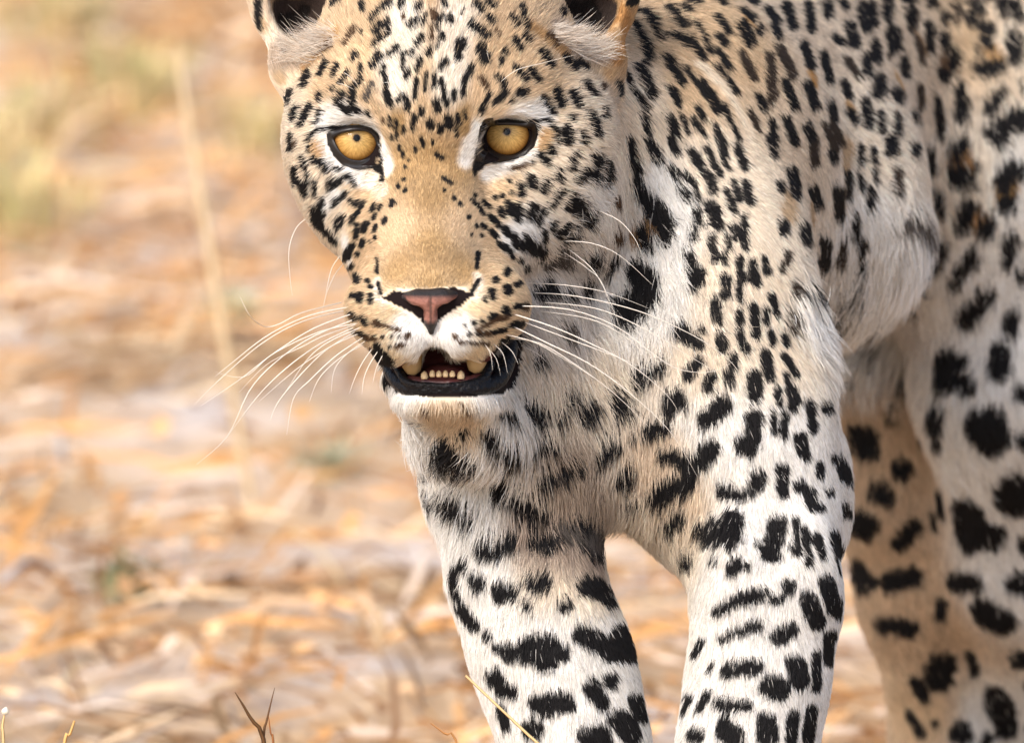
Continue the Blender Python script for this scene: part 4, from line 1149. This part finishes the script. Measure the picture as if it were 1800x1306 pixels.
def eye_material():
    m = bpy.data.materials.new('amber_eye')
    m.use_nodes = True
    nt = m.node_tree
    b = nt.nodes['Principled BSDF']
    b.inputs['Roughness'].default_value = 0.4
    b.inputs['Specular IOR Level'].default_value = 0.0
    tc = nt.nodes.new('ShaderNodeTexCoord')
    sx = nt.nodes.new('ShaderNodeSeparateXYZ')
    nt.links.new(tc.outputs['Object'], sx.inputs[0])

    def mth(op, a, b_=None):
        n = nt.nodes.new('ShaderNodeMath')
        n.operation = op
        for i, v_ in enumerate((a, b_)):
            if v_ is None:
                continue
            if isinstance(v_, (int, float)):
                n.inputs[i].default_value = v_
            else:
                nt.links.new(v_, n.inputs[i])
        return n.outputs[0]
    r2 = mth('ADD', mth('MULTIPLY', sx.outputs['X'], sx.outputs['X']), mth('MULTIPLY', sx.outputs['Y'], sx.outputs['Y']))
    r = mth('SQRT', r2)
    ang = mth('ARCTAN2', sx.outputs['Y'], sx.outputs['X'])
    cb = nt.nodes.new('ShaderNodeCombineXYZ')
    nt.links.new(mth('COSINE', ang), cb.inputs[0])
    nt.links.new(mth('SINE', ang), cb.inputs[1])
    nt.links.new(mth('MULTIPLY', r, 0.55), cb.inputs[2])
    nz = nt.nodes.new('ShaderNodeTexNoise')
    nz.inputs['Scale'].default_value = 11
    nz.inputs['Detail'].default_value = 6
    nt.links.new(cb.outputs[0], nz.inputs['Vector'])
    rr = mth('ADD', r, mth('MULTIPLY', mth('SUBTRACT', nz.outputs['Fac'], 0.5), 0.05))
    cr = nt.nodes.new('ShaderNodeValToRGB')
    nt.links.new(rr, cr.inputs['Fac'])
    el = cr.color_ramp.elements
    el[0].position, el[0].color = 0.0, (0.003, 0.003, 0.003, 1)
    el[1].position, el[1].color = 1.0, (0.02, 0.012, 0.008, 1)
    for p, c in ((0.115, (0.003, 0.003, 0.003)), (0.14, (0.24, 0.16, 0.08)), (0.20, (0.47, 0.33, 0.14)), (0.42, (0.52, 0.34, 0.125)), (0.62, (0.38, 0.22, 0.07)),
                 (0.73, (0.22, 0.10, 0.025)), (0.78, (0.012, 0.008, 0.006))):
        q = el.new(p)
        q.color = (*c, 1)
    mx = nt.nodes.new('ShaderNodeMix')
    mx.data_type = 'RGBA'
    mx.blend_type = 'MULTIPLY'
    mx.inputs['Factor'].default_value = 0.8
    n2 = nt.nodes.new('ShaderNodeValToRGB')
    n2.color_ramp.elements[0].position, n2.color_ramp.elements[0].color = 0.3, (0.55, 0.5, 0.4, 1)
    n2.color_ramp.elements[1].position, n2.color_ramp.elements[1].color = 0.65, (1.25, 1.2, 1.1, 1)
    nt.links.new(nz.outputs['Fac'], n2.inputs['Fac'])
    nt.links.new(cr.outputs['Color'], mx.inputs['A'])
    nt.links.new(n2.outputs['Color'], mx.inputs['B'])
    nt.links.new(mx.outputs['Result'], b.inputs['Base Color'])
    return m


amber = eye_material()
clear = bpy.data.materials.new('clear_cornea')
clear.use_nodes = True
cn = clear.node_tree
tr_, gl_, mx_ = cn.nodes.new('ShaderNodeBsdfTransparent'), cn.nodes.new('ShaderNodeBsdfGlossy'), cn.nodes.new('ShaderNodeMixShader')
gl_.inputs['Roughness'].default_value = 0.03
mx_.inputs[0].default_value = 0.018
cn.links.new(tr_.outputs[0], mx_.inputs[1])
cn.links.new(gl_.outputs[0], mx_.inputs[2])
cn.links.new(mx_.outputs[0], cn.nodes['Material Output'].inputs['Surface'])
lidmat = mat('eyelid_skin', (0.010, 0.008, 0.008), rough=0.32, spec=0.45, bump=(900, 0.3, 0.0004))
ME = 40
for (ex, ey, ew, gxp, gyp, LI, LO) in ((624, 249, 72, 627, 243, LID_L_IN, LID_L_OUT), (893, 241, 72, 891, 232, LID_R_IN, LID_R_OUT)):
    Rpx = 50.0
    cc = c3(ex, ey, ew)
    # unit sphere scaled by the object, +Z looking out of the pupil
    th = np.linspace(0, math.pi, 33)
    ph = np.linspace(0, 2 * math.pi, 49)[:-1]
    V = np.array([(math.sin(a) * math.cos(p), math.sin(a) * math.sin(p), math.cos(a)) for a in th for p in ph])
    F = [(i * 48 + k, (i + 1) * 48 + k, (i + 1) * 48 + (k + 1) % 48, i * 48 + (k + 1) % 48) for i in range(32) for k in range(48)]
    me = mesh_np('eye', V, F)
    me.materials.append(amber)
    tgt = c3(gxp, gyp, ew - 49)
    gdir = Vector(to_world(tgt) - to_world(cc)).normalized()
    eo = bpy.data.objects.new('eye', me)
    COL.objects.link(eo)
    eo.parent = leopard
    eo.matrix_parent_inverse = Matrix.Translation(leopard.location).inverted()
    eo.matrix_basis = Matrix.LocRotScale(Vector(to_world(cc)), gdir.to_track_quat('Z', 'Y'), Vector((Rpx * S,) * 3))
    # the clear bulging cornea
    a_ = np.linspace(0, math.radians(72), 17)
    cv = np.array([(0.78 * math.sin(a) * math.cos(p), 0.78 * math.sin(a) * math.sin(p), 0.30 + 0.78 * math.cos(a)) for a in a_ for p in ph])
    cfc = [(i * 48 + k, (i + 1) * 48 + k, (i + 1) * 48 + (k + 1) % 48, i * 48 + (k + 1) % 48) for i in range(16) for k in range(48)]
    cme = mesh_np('cornea', cv, cfc)
    cme.materials.append(clear)
    co = bpy.data.objects.new('cornea', cme)
    COL.objects.link(co)
    co.parent = eo
    eo['label'] = 'amber eye with a small round pupil'
    # lids: a fleshy dark ring from the eyeball out to the fur
    inn, out = catmull(LI, 64, True), catmull(LO, 64, True)
    rings = []
    for f, dz, rr in ((0.0, 6, 1.01), (0.0, 0, 1.045), (0.22, -3, 1.07), (0.55, -2, None), (1.0, 0, None), (1.22, 3, None), (1.5, 16, None)):
        ring = []
        for p, q in zip(inn, out):
            f2 = f if f <= 1 else 1 + (f - 1) * (0.25 + 0.75 * max(0.0, min(1.0, (ey - p[1]) / 14.0)))
            x, y = p + (q - p) * f2
            d2 = (x - ex) ** 2 + (y - ey) ** 2
            rs = Rpx * 1.05
            zs = ew - math.sqrt(max(rs * rs - d2, 0.0)) if d2 < rs * rs else ew
            zh = hit(*(p + (q - p) * 1.08))[0][2] / S
            z = min(zs, zs * (1 - f) + zh * f) if d2 < rs * rs else zh
            if f >= 1:
                z = min(z, zh)
            up_ = max(0.0, min(1.0, (ey - y) / 22.0)) * (1 - abs(2 * f - 0.9))
            ring.append(c3(x, y, z + dz - 1.5 - 9 * max(up_, 0)))
        rings.append(ring)
    V = np.array(rings).reshape(-1, 3)
    F = [(i * 64 + k, i * 64 + (k + 1) % 64, (i + 1) * 64 + (k + 1) % 64, (i + 1) * 64 + k) for i in range(6) for k in range(64)]
    part('eyelid', V, F, lidmat)

# nose leather
off = hit(757, 536)[0][2] / S + 150
nf = Field((np.arange(655, 850, 1.5) - 900) * S, np.sort((653 - np.arange(488, 604, 1.5)) * S), (np.arange(-200, -40, 1.5) + off) * S)
nf.cone((682, 523, -108 + off, 8), (735, 526, -150 + off, 15), 10)
nf.cone((824, 517, -108 + off, 8), (776, 524, -150 + off, 15), 10)
nf.cone((735, 526, -150 + off, 15), (776, 524, -150 + off, 15), 14)
nf.cone((757, 532, -152 + off, 19), (757, 566, -146 + off, 10), 12)
nf.cone((757, 566, -146 + off, 10), (758, 584, -140 + off, 5), 8)
nf.cone((737, 545, -132 + off, 14), (706, 530, -118 + off, 10), 8)
nf.cone((778, 543, -132 + off, 14), (804, 528, -118 + off, 10), 8)
nf.cone((700, 533, -138 + off, 6), (735, 550, -156 + off, 13), 6, sub=True)
nf.cone((810, 529, -138 + off, 6), (778, 548, -156 + off, 13), 6, sub=True)
nf.cone((757, 515, -172 + off, 2.2), (757, 560, -167 + off, 3.0), 6, sub=True)
NV, NF = nf.mesh()
NV = smooth(NV, NF, 2)
npx, npy = to_px(NV)
nm = noise3(NV, 1500, 8)
half = np.interp(npy, [510, 522, 535, 548, 560, 572], [62, 50, 36, 25, 18, 10]) + nm * 2
pink = np.clip((half - np.abs(npx - 757)) / 7, 0, 1) * np.clip((npy - (519 - 0.03 * np.abs(npx - 757))) / 8, 0, 1) * np.clip((571 - npy) / 10, 0, 1)
pink *= np.clip(np.abs(npx - 757) / 3.0, 0.35, 1)
ncol = np.array([[0.010, 0.007, 0.007]]) * (1 - pink[:, None]) + np.array([[0.27, 0.115, 0.085]]) * pink[:, None] * (1 + 0.15 * nm[:, None])
part('nose', NV, NF, mat('nose_leather', rough=0.42, spec=0.4, attr='Col', bump=(1500, 0.9, 0.0010)), cols=ncol)

# lower lip
lf = Field((np.arange(640, 945, 2.5) - 900) * S, np.sort((653 - np.arange(575, 725, 2.5)) * S), np.arange(-150, 130, 2.5) * S)
for ctl in ([(678, 630, 46, 7), (688, 656, 10, 12), (710, 680, -28, 12.5), (745, 685, -52, 11), (790, 686, -58, 10.5), (840, 683, -48, 11.5), (872, 671, -20, 14), (889, 645, 12, 14), (899, 608, 44, 12)],
            [(700, 650, -26, 7), (716, 672, -50, 6), (750, 677, -62, 5), (790, 678, -66, 5), (845, 668, -48, 7), (862, 640, -26, 8)]):
    lf.chain([tuple(q) for q in catmull(ctl, 40)], 3)
LV, LF = lf.mesh()
part('lower_lip', smooth(LV, LF, 2), LF, mat('lip_skin', (0.006, 0.006, 0.008), rough=0.3, spec=0.18, bump=(420, 0.9, 0.0016)))

# tongue, gum, teeth
tf = Field((np.arange(700, 880, 3) - 900) * S, np.sort((653 - np.arange(600, 700, 3)) * S), np.arange(-120, 120, 3) * S)
tf.ell(782, 662, 34, 50, 22, 86, 10)
tf.cone((782, 634, -40, 1.5), (782, 640, 60, 1.5), 8, sub=True)
TV, TF = tf.mesh()
part('tongue', TV, TF, mat('tongue_flesh', (0.15, 0.04, 0.042), rough=0.4, spec=0.4, bump=(1100, 0.6, 0.0008)))
gf_ = Field((np.arange(700, 880, 2.5) - 900) * S, np.sort((653 - np.arange(640, 700, 2.5)) * S), np.arange(-110, 0, 2.5) * S)
gf_.chain([(722, 668, -30, 9), (745, 672, -44, 8), (790, 674, -50, 8), (820, 671, -44, 8), (842, 664, -28, 9)], 8)
GV, GFF = gf_.mesh()
gum = part('gum', GV, GFF, mat('gum_flesh', (0.10, 0.03, 0.03), rough=0.3, spec=0.4))
ivory = mat('tooth_ivory', (0.66, 0.50, 0.30), rough=0.3, spec=0.4, bump=(400, 0.2, 0.0004))
for (x, y, w, r, h) in ((746, 667, -54, 6.4, 15), (760, 663, -60, 5.2, 13), (771.5, 663, -63, 5.0, 12), (783, 663, -63, 5.0, 12.5), (795, 663, -60, 5.2, 12), (810, 667, -54, 6.6, 16)):
    t = np.linspace(0, 1, 7)
    pts = [c3(x, y - h * a, w + 2 * a) for a in t]
    rr = np.array([0.8, 1.0, 1.05, 1.0, 0.9, 0.62, 0.05]) * r * S
    V, F = tube(pts, rr, 10)
    part('tooth', V, F, ivory, gum)
yel = mat('canine_ivory', (0.42, 0.285, 0.135), rough=0.35, spec=0.4, bump=(300, 0.2, 0.0005))
for (x0, y0, x1, y1, r0, r1) in ((717, 612, 729, 660, 23, 14), (841, 608, 835, 657, 22, 14)):
    t = np.linspace(0, 1, 9)
    pts = [c3(x0 + (x1 - x0) * a, y0 + (y1 - y0) * a, -22 - 12 * math.sin(a * 2.4)) for a in t]
    rr = np.interp(t, [0, 0.3, 0.85, 0.96, 1], [r0, r0, r1, r1 * 0.6, 0.5]) * S
    V, F = tube(pts, rr, 14)
    part('canine_tooth', V, F, yel)

# whiskers: photo polylines; root on the skin, tips bowing forward a little
white_hair = mat('whisker_white', (0.85, 0.80, 0.72), rough=0.3, spec=0.4, transl=0.25)
WH = [
    ([(600, 532), (530, 550), (490, 570), (465, 574), (440, 556), (422, 522)], 1.0), ([(612, 540), (540, 556), (470, 590), (405, 640), (378, 662)], 1.0),
    ([(606, 546), (530, 566), (460, 604), (385, 668), (343, 710)], 1.0), ([(618, 552), (550, 578), (480, 622), (420, 668), (352, 714)], 1.0),
    ([(622, 562), (550, 592), (490, 632), (440, 684), (400, 766), (346, 816)], 1.1), ([(624, 575), (560, 606), (500, 650), (450, 700), (398, 770)], 1.1),
    ([(630, 568), (560, 584), (480, 622), (430, 662), (378, 654)], 0.9), ([(626, 582), (570, 618), (520, 668), (488, 708), (475, 738)], 1.0),
    ([(640, 592), (590, 626), (545, 668), (516, 700), (504, 764)], 1.0), ([(642, 604), (600, 628), (570, 654), (555, 676), (544, 706)], 0.9), ([(655, 612), (638, 636), (624, 664), (614, 692)], 0.8),
    ([(665, 616), (650, 640), (640, 664), (636, 694)], 0.8), ([(674, 622), (662, 646), (655, 674)], 0.7), ([(636, 575), (580, 600), (540, 632), (500, 692)], 0.9),
    ([(632, 586), (580, 610), (520, 650), (455, 706)], 0.9), ([(628, 570), (570, 590), (530, 610), (470, 640), (420, 690)], 0.8), ([(645, 598), (610, 622), (588, 650), (582, 690)], 0.7),
    ([(540, 383), (520, 402), (508, 440), (510, 490), (514, 520)], 0.7), ([(600, 447), (584, 470), (576, 500), (570, 535)], 0.6), ([(604, 463), (588, 484), (574, 516), (566, 548)], 0.6),
    ([(922, 498), (990, 501), (1065, 514), (1140, 542)], 0.9), ([(934, 515), (1000, 519), (1080, 535), (1152, 558), (1240, 602), (1292, 644), (1312, 684)], 1.0),
    ([(945, 531), (1050, 543), (1140, 582), (1205, 622), (1262, 656)], 1.0), ([(915, 538), (1000, 544), (1080, 572), (1140, 616), (1185, 646), (1230, 655), (1262, 650), (1288, 636)], 0.9),
    ([(940, 546), (1040, 562), (1110, 600), (1145, 642)], 0.9), ([(902, 552), (970, 574), (1030, 600), (1110, 642), (1172, 694), (1192, 724)], 1.1),
    ([(920, 566), (990, 592), (1080, 626), (1145, 652)], 0.9), ([(902, 574), (960, 602), (1040, 642), (1120, 702), (1182, 764), (1226, 838)], 1.1), ([(900, 595), (950, 604), (1010, 640), (1080, 692), (1142, 752)], 1.0),
    ([(888, 588), (940, 602), (990, 630), (1050, 668)], 0.8), ([(850, 602), (862, 622), (866, 652)], 0.6), ([(866, 603), (884, 622), (892, 656)], 0.6), ([(880, 600), (900, 618), (911, 640)], 0.7),
    ([(912, 606), (945, 622), (966, 642)], 0.7), ([(855, 610), (872, 630), (880, 660)], 0.5),
    ([(985, 424), (1040, 428), (1090, 450), (1148, 502)], 0.8), ([(995, 435), (1040, 472), (1068, 520), (1092, 584)], 0.8), ([(1045, 368), (1088, 388), (1116, 420), (1128, 450)], 0.8),
    ([(985, 440), (1030, 470), (1060, 500), (1076, 560)], 0.6), ([(876, 148), (908, 124), (952, 112), (1012, 97)], 0.6), ([(862, 112), (858, 100), (856, 88)], 0.5),
    ([(590, 146), (606, 150), (622, 158)], 0.5), ([(604, 128), (616, 136), (630, 152)], 0.5),
]
for pl, th in WH:
    w0 = hit(*pl[0])[0][2] / S
    n = len(pl)
    ctrl = []
    ln_ = 0
    for i, (x, y) in enumerate(pl):
        if i:
            ln_ += math.hypot(x - pl[i - 1][0], y - pl[i - 1][1])
        z = w0 + 4 - 0.30 * ln_ + 0.0008 * ln_ * ln_
        if i:
            z = min(z, hit(x, y)[0][2] / S - 28)
        ctrl.append((x, y, z))
    cp = catmull(ctrl, 22)
    t = np.linspace(0, 1, 22)
    V, F = tube([c3(*q) for q in cp], th * S * np.interp(t, [0, 0.5, 1], [1.05, 0.88, 0.16]), 6)
    part('whisker', V, F, white_hair)
# ------------------------------------------------------------------ single grass stems and small plants
def blade_mesh(name, P, W, colr, m=None, seg_n=14, twist=0.5):
    """a thin folded blade through world points: V-shaped section with real thickness"""
    cp = catmull(P, seg_n)
    tg = np.gradient(cp, axis=0)
    tg /= np.linalg.norm(tg, axis=1, keepdims=True)
    V = []
    for i in range(seg_n):
        t = i / (seg_n - 1)
        w = np.interp(t, np.linspace(0, 1, len(W)), W) * 0.5
        a = np.cross(tg[i], np.array([0.15, 1.0, 0.25]))
        a /= np.linalg.norm(a)
        c = np.cross(a, tg[i])
        for (u_, v_) in ((-1, 0.25), (0, -0.3), (1, 0.25), (0, 0.15)):
            V.append(cp[i] + a * w * u_ + c * w * v_)
    F = [(i * 4 + k, i * 4 + (k + 1) % 4, (i + 1) * 4 + (k + 1) % 4, (i + 1) * 4 + k) for i in range(seg_n - 1) for k in range(4)]
    me = mesh_np(name, np.array(V), F, np.tile(np.array(colr), (len(V), 1)))
    me.materials.append(m or litter_mat)
    return me


def P3(px, py, w):
    return to_world(c3(px, py, w))


def stem(name, pl, W, colr, label, cat='grass', group=None):
    o = link(name, blade_mesh(name, np.array([P3(*q) for q in pl]), W, colr))
    return tag(o, label, cat, group)


# tall pale stem standing on the ground well behind the head
b0 = ground_at(442, 872)
bw = float((b0 - CAMP) @ FWD - D) / S
stem('grass_stem', [(442, 878, bw), (420, 760, bw - 20), (388, 560, bw - 40), (350, 330, bw - 40), (326, 180, bw - 30), (312, 84, bw - 20)], [0.0065, 0.0065, 0.007, 0.0065, 0.006, 0.004], (0.80, 0.63, 0.40),
     'tall pale grass stem standing alone behind the leopard')
# sharp stems close to the focus plane
gq = ground_py(60)
tb = bpy.data.objects.new('brown_grass', None)
tb.location = P3(470, gq, 60)
COL.objects.link(tb)
tag(tb, 'small tuft of dark brown upright grass blades', 'grass')
for pl, W, c in (([(480, gq + 6, 60), (478, 1600, 60), (466, 1320, 58), (440, 1262, 56), (413, 1216, 54)], [0.0022, 0.0026, 0.0026, 0.002, 0.0004], (0.13, 0.065, 0.028)),
                 ([(470, gq + 6, 66), (464, 1600, 66), (462, 1320, 66), (470, 1262, 66), (483, 1208, 66)], [0.0018, 0.002, 0.0016, 0.0011, 0.0003], (0.16, 0.085, 0.04)),
                 ([(492, gq + 6, 62), (488, 1600, 62), (481, 1320, 62), (476, 1290, 62), (472, 1258, 62)], [0.0018, 0.0018, 0.0014, 0.001, 0.0003], (0.34, 0.14, 0.05))):
    link('blade', blade_mesh('blade', np.array([P3(*q) for q in pl]), W, c), tb)
stem('straw_stem', [(1430, ground_py(40) + 4, 40), (1250, 1700, 40), (1060, 1414, 42), (940, 1302, 44), (818, 1187, 46)], [0.0016, 0.0017, 0.0017, 0.0017, 0.0014], (0.84, 0.62, 0.32), 'thin straight straw crossing in front of the fore leg')
stem('dry_twig', [(900, ground_py(90) + 4, 90), (860, 1600, 90), (806, 1318, 90), (782, 1290, 88), (757, 1271, 86)], [0.0018, 0.0016, 0.0014, 0.0012, 0.0006], (0.55, 0.27, 0.10), 'short reddish twig beside the fore leg')
stem('cut_straw', [(70, ground_py(50) + 4, 50), (92, 1600, 50), (112, 1318, 50), (122, 1292, 50), (131, 1266, 50)], [0.0022, 0.0022, 0.0020, 0.0018, 0.0012], (0.72, 0.44, 0.17), 'short upright golden straw with a cut tip')
sd = bpy.data.objects.new('seed_stem', None)
sd.location = P3(8, ground_py(40), 40)
COL.objects.link(sd)
tag(sd, 'pale stem topped by a tiny whitish seed head', 'grass')
link('stalk', blade_mesh('stalk', np.array([P3(*q) for q in [(16, ground_py(40) + 4, 40), (10, 1600, 40), (6, 1318, 40), (4, 1280, 40), (8, 1254, 40)]]), [0.002, 0.0022, 0.002, 0.0018, 0.001], (0.74, 0.52, 0.26)), sd)
V, F = tube([c3(8 + 3 * a, 1256 - 14 * a, 40) for a in np.linspace(0, 1, 7)], np.array([0.3, 0.8, 1.0, 1.0, 0.85, 0.5, 0.05]) * 0.0021, 8)
sh = part('seed_head', V, F, mat('seed_husk', (0.70, 0.66, 0.54), rough=0.7), parent=sd)


def tuft(name, label, px, py, n, h, spread, pal, wd, seed, cat='grass', group=None):
    r = np.random.default_rng(seed)
    c = ground_at(px, py)
    e_ = bpy.data.objects.new(name, None)
    e_.location = c
    COL.objects.link(e_)
    tag(e_, label, cat, group)
    allV, allF, allC = [], [], []
    for i in range(n):
        a = r.uniform(0, 2 * math.pi)
        rr = abs(r.normal(0, spread * 0.35))
        b_ = c + np.array([math.cos(a) * rr, math.sin(a) * rr, -0.01])
        lean = r.uniform(0.1, 0.9)
        hh = h * r.uniform(0.5, 1.15)
        P = [b_, b_ + np.array([math.cos(a) * hh * lean * 0.25, math.sin(a) * hh * lean * 0.25, hh * 0.5]),
             b_ + np.array([math.cos(a) * hh * lean * 0.7, math.sin(a) * hh * lean * 0.7, hh * (0.95 - 0.35 * lean)])]
        cp = catmull(P, 6)
        sd_ = np.array([-math.sin(a), math.cos(a), 0.2])
        k0 = len(allV)
        colr = np.array(pal[r.integers(len(pal))]) * math.exp(r.normal(0, 0.15))
        for j, q in enumerate(cp):
            w = wd * r.uniform(0.8, 1.2) * 0.5 * (1 - (j / 5.0) ** 2 * 0.9) * (0.6 + 0.4 * min(j, 2) / 2)
            allV += [q - sd_ * w, q + sd_ * w]
            allC += [colr, colr]
        allF += [(k0 + 2 * j, k0 + 2 * j + 1, k0 + 2 * j + 3, k0 + 2 * j + 2) for j in range(5)]
    me = mesh_np('foliage', np.array(allV), allF, np.array(allC))
    me.materials.append(litter_mat)
    link('foliage', me, e_)
    return e_


GRN = [(0.18, 0.21, 0.11), (0.24, 0.27, 0.15), (0.13, 0.15, 0.085), (0.32, 0.33, 0.20)]
YEL = [(0.58, 0.50, 0.24), (0.64, 0.52, 0.27), (0.50, 0.46, 0.22), (0.68, 0.54, 0.32)]
tuft('green_plant', 'small dark bluish green plant on the straw below the whiskers', 222, 1022, 110, 0.032, 0.028, GRN, 0.007, 5, 'plant')
tuft('green_plant', 'pale green seedling on the straw beside the chest', 572, 822, 80, 0.034, 0.032, [(0.48, 0.52, 0.38), (0.54, 0.55, 0.40)], 0.005, 6, 'plant')
tuft('green_plant', 'faint green plant beside the tall pale grass stem', 405, 556, 80, 0.036, 0.035, [(0.36, 0.42, 0.28), (0.42, 0.46, 0.30)], 0.006, 7, 'plant')
for i, (px, py, n, h, sp) in enumerate(((30, 400, 90, 0.08, 0.10), (70, 250, 70, 0.08, 0.12), (180, 150, 60, 0.07, 0.12), (90, 60, 70, 0.08, 0.10), (250, 190, 90, 0.08, 0.08), (-60, 330, 120, 0.10, 0.10), (450, 250, 70, 0.06, 0.08))):
    tuft('yellow_grass', 'low yellowish green grass tuft out of focus far behind the leopard', px, py, n, h, sp, YEL, 0.006, 20 + i, 'grass', 'yellow green grass tufts')
# broken pale straws lying about, big enough to tell apart
for i, (x0, y0, x1, y1, wd, c) in enumerate(((516, 966, 604, 1070, 0.0085, (0.82, 0.68, 0.46)), (640, 1130, 668, 1176, 0.010, (0.80, 0.66, 0.48)), (250, 1040, 312, 1116, 0.010, (0.76, 0.62, 0.48)),
                                             (100, 1250, 170, 1206, 0.010, (0.82, 0.66, 0.42)), (700, 1170, 742, 1290, 0.008, (0.42, 0.26, 0.15)), (0, 1066, 70, 1030, 0.012, (0.76, 0.73, 0.72)), (98, 790, 108, 850, 0.012, (0.72, 0.70, 0.66)))):
    p, q = ground_at(x0, y0), ground_at(x1, y1)
    p[2] += 0.012
    q[2] += 0.016
    o = link('fallen_straw', blade_mesh('fallen_straw', np.array([p, p * 0.66 + q * 0.34 + [0, 0, .005], p * 0.33 + q * 0.67 + [0, 0, .006], q]), [wd * 0.7, wd, wd, wd * 0.6], c))
    tag(o, {4: 'dark brown flattened straw lying loose on the litter', 5: 'greyish white flat chip lying on the litter', 6: 'bleached upright chip lying among brown litter'}.get(i, 'broad cream straw lying loose on the litter'), 'straw', 'fallen straws on the litter')
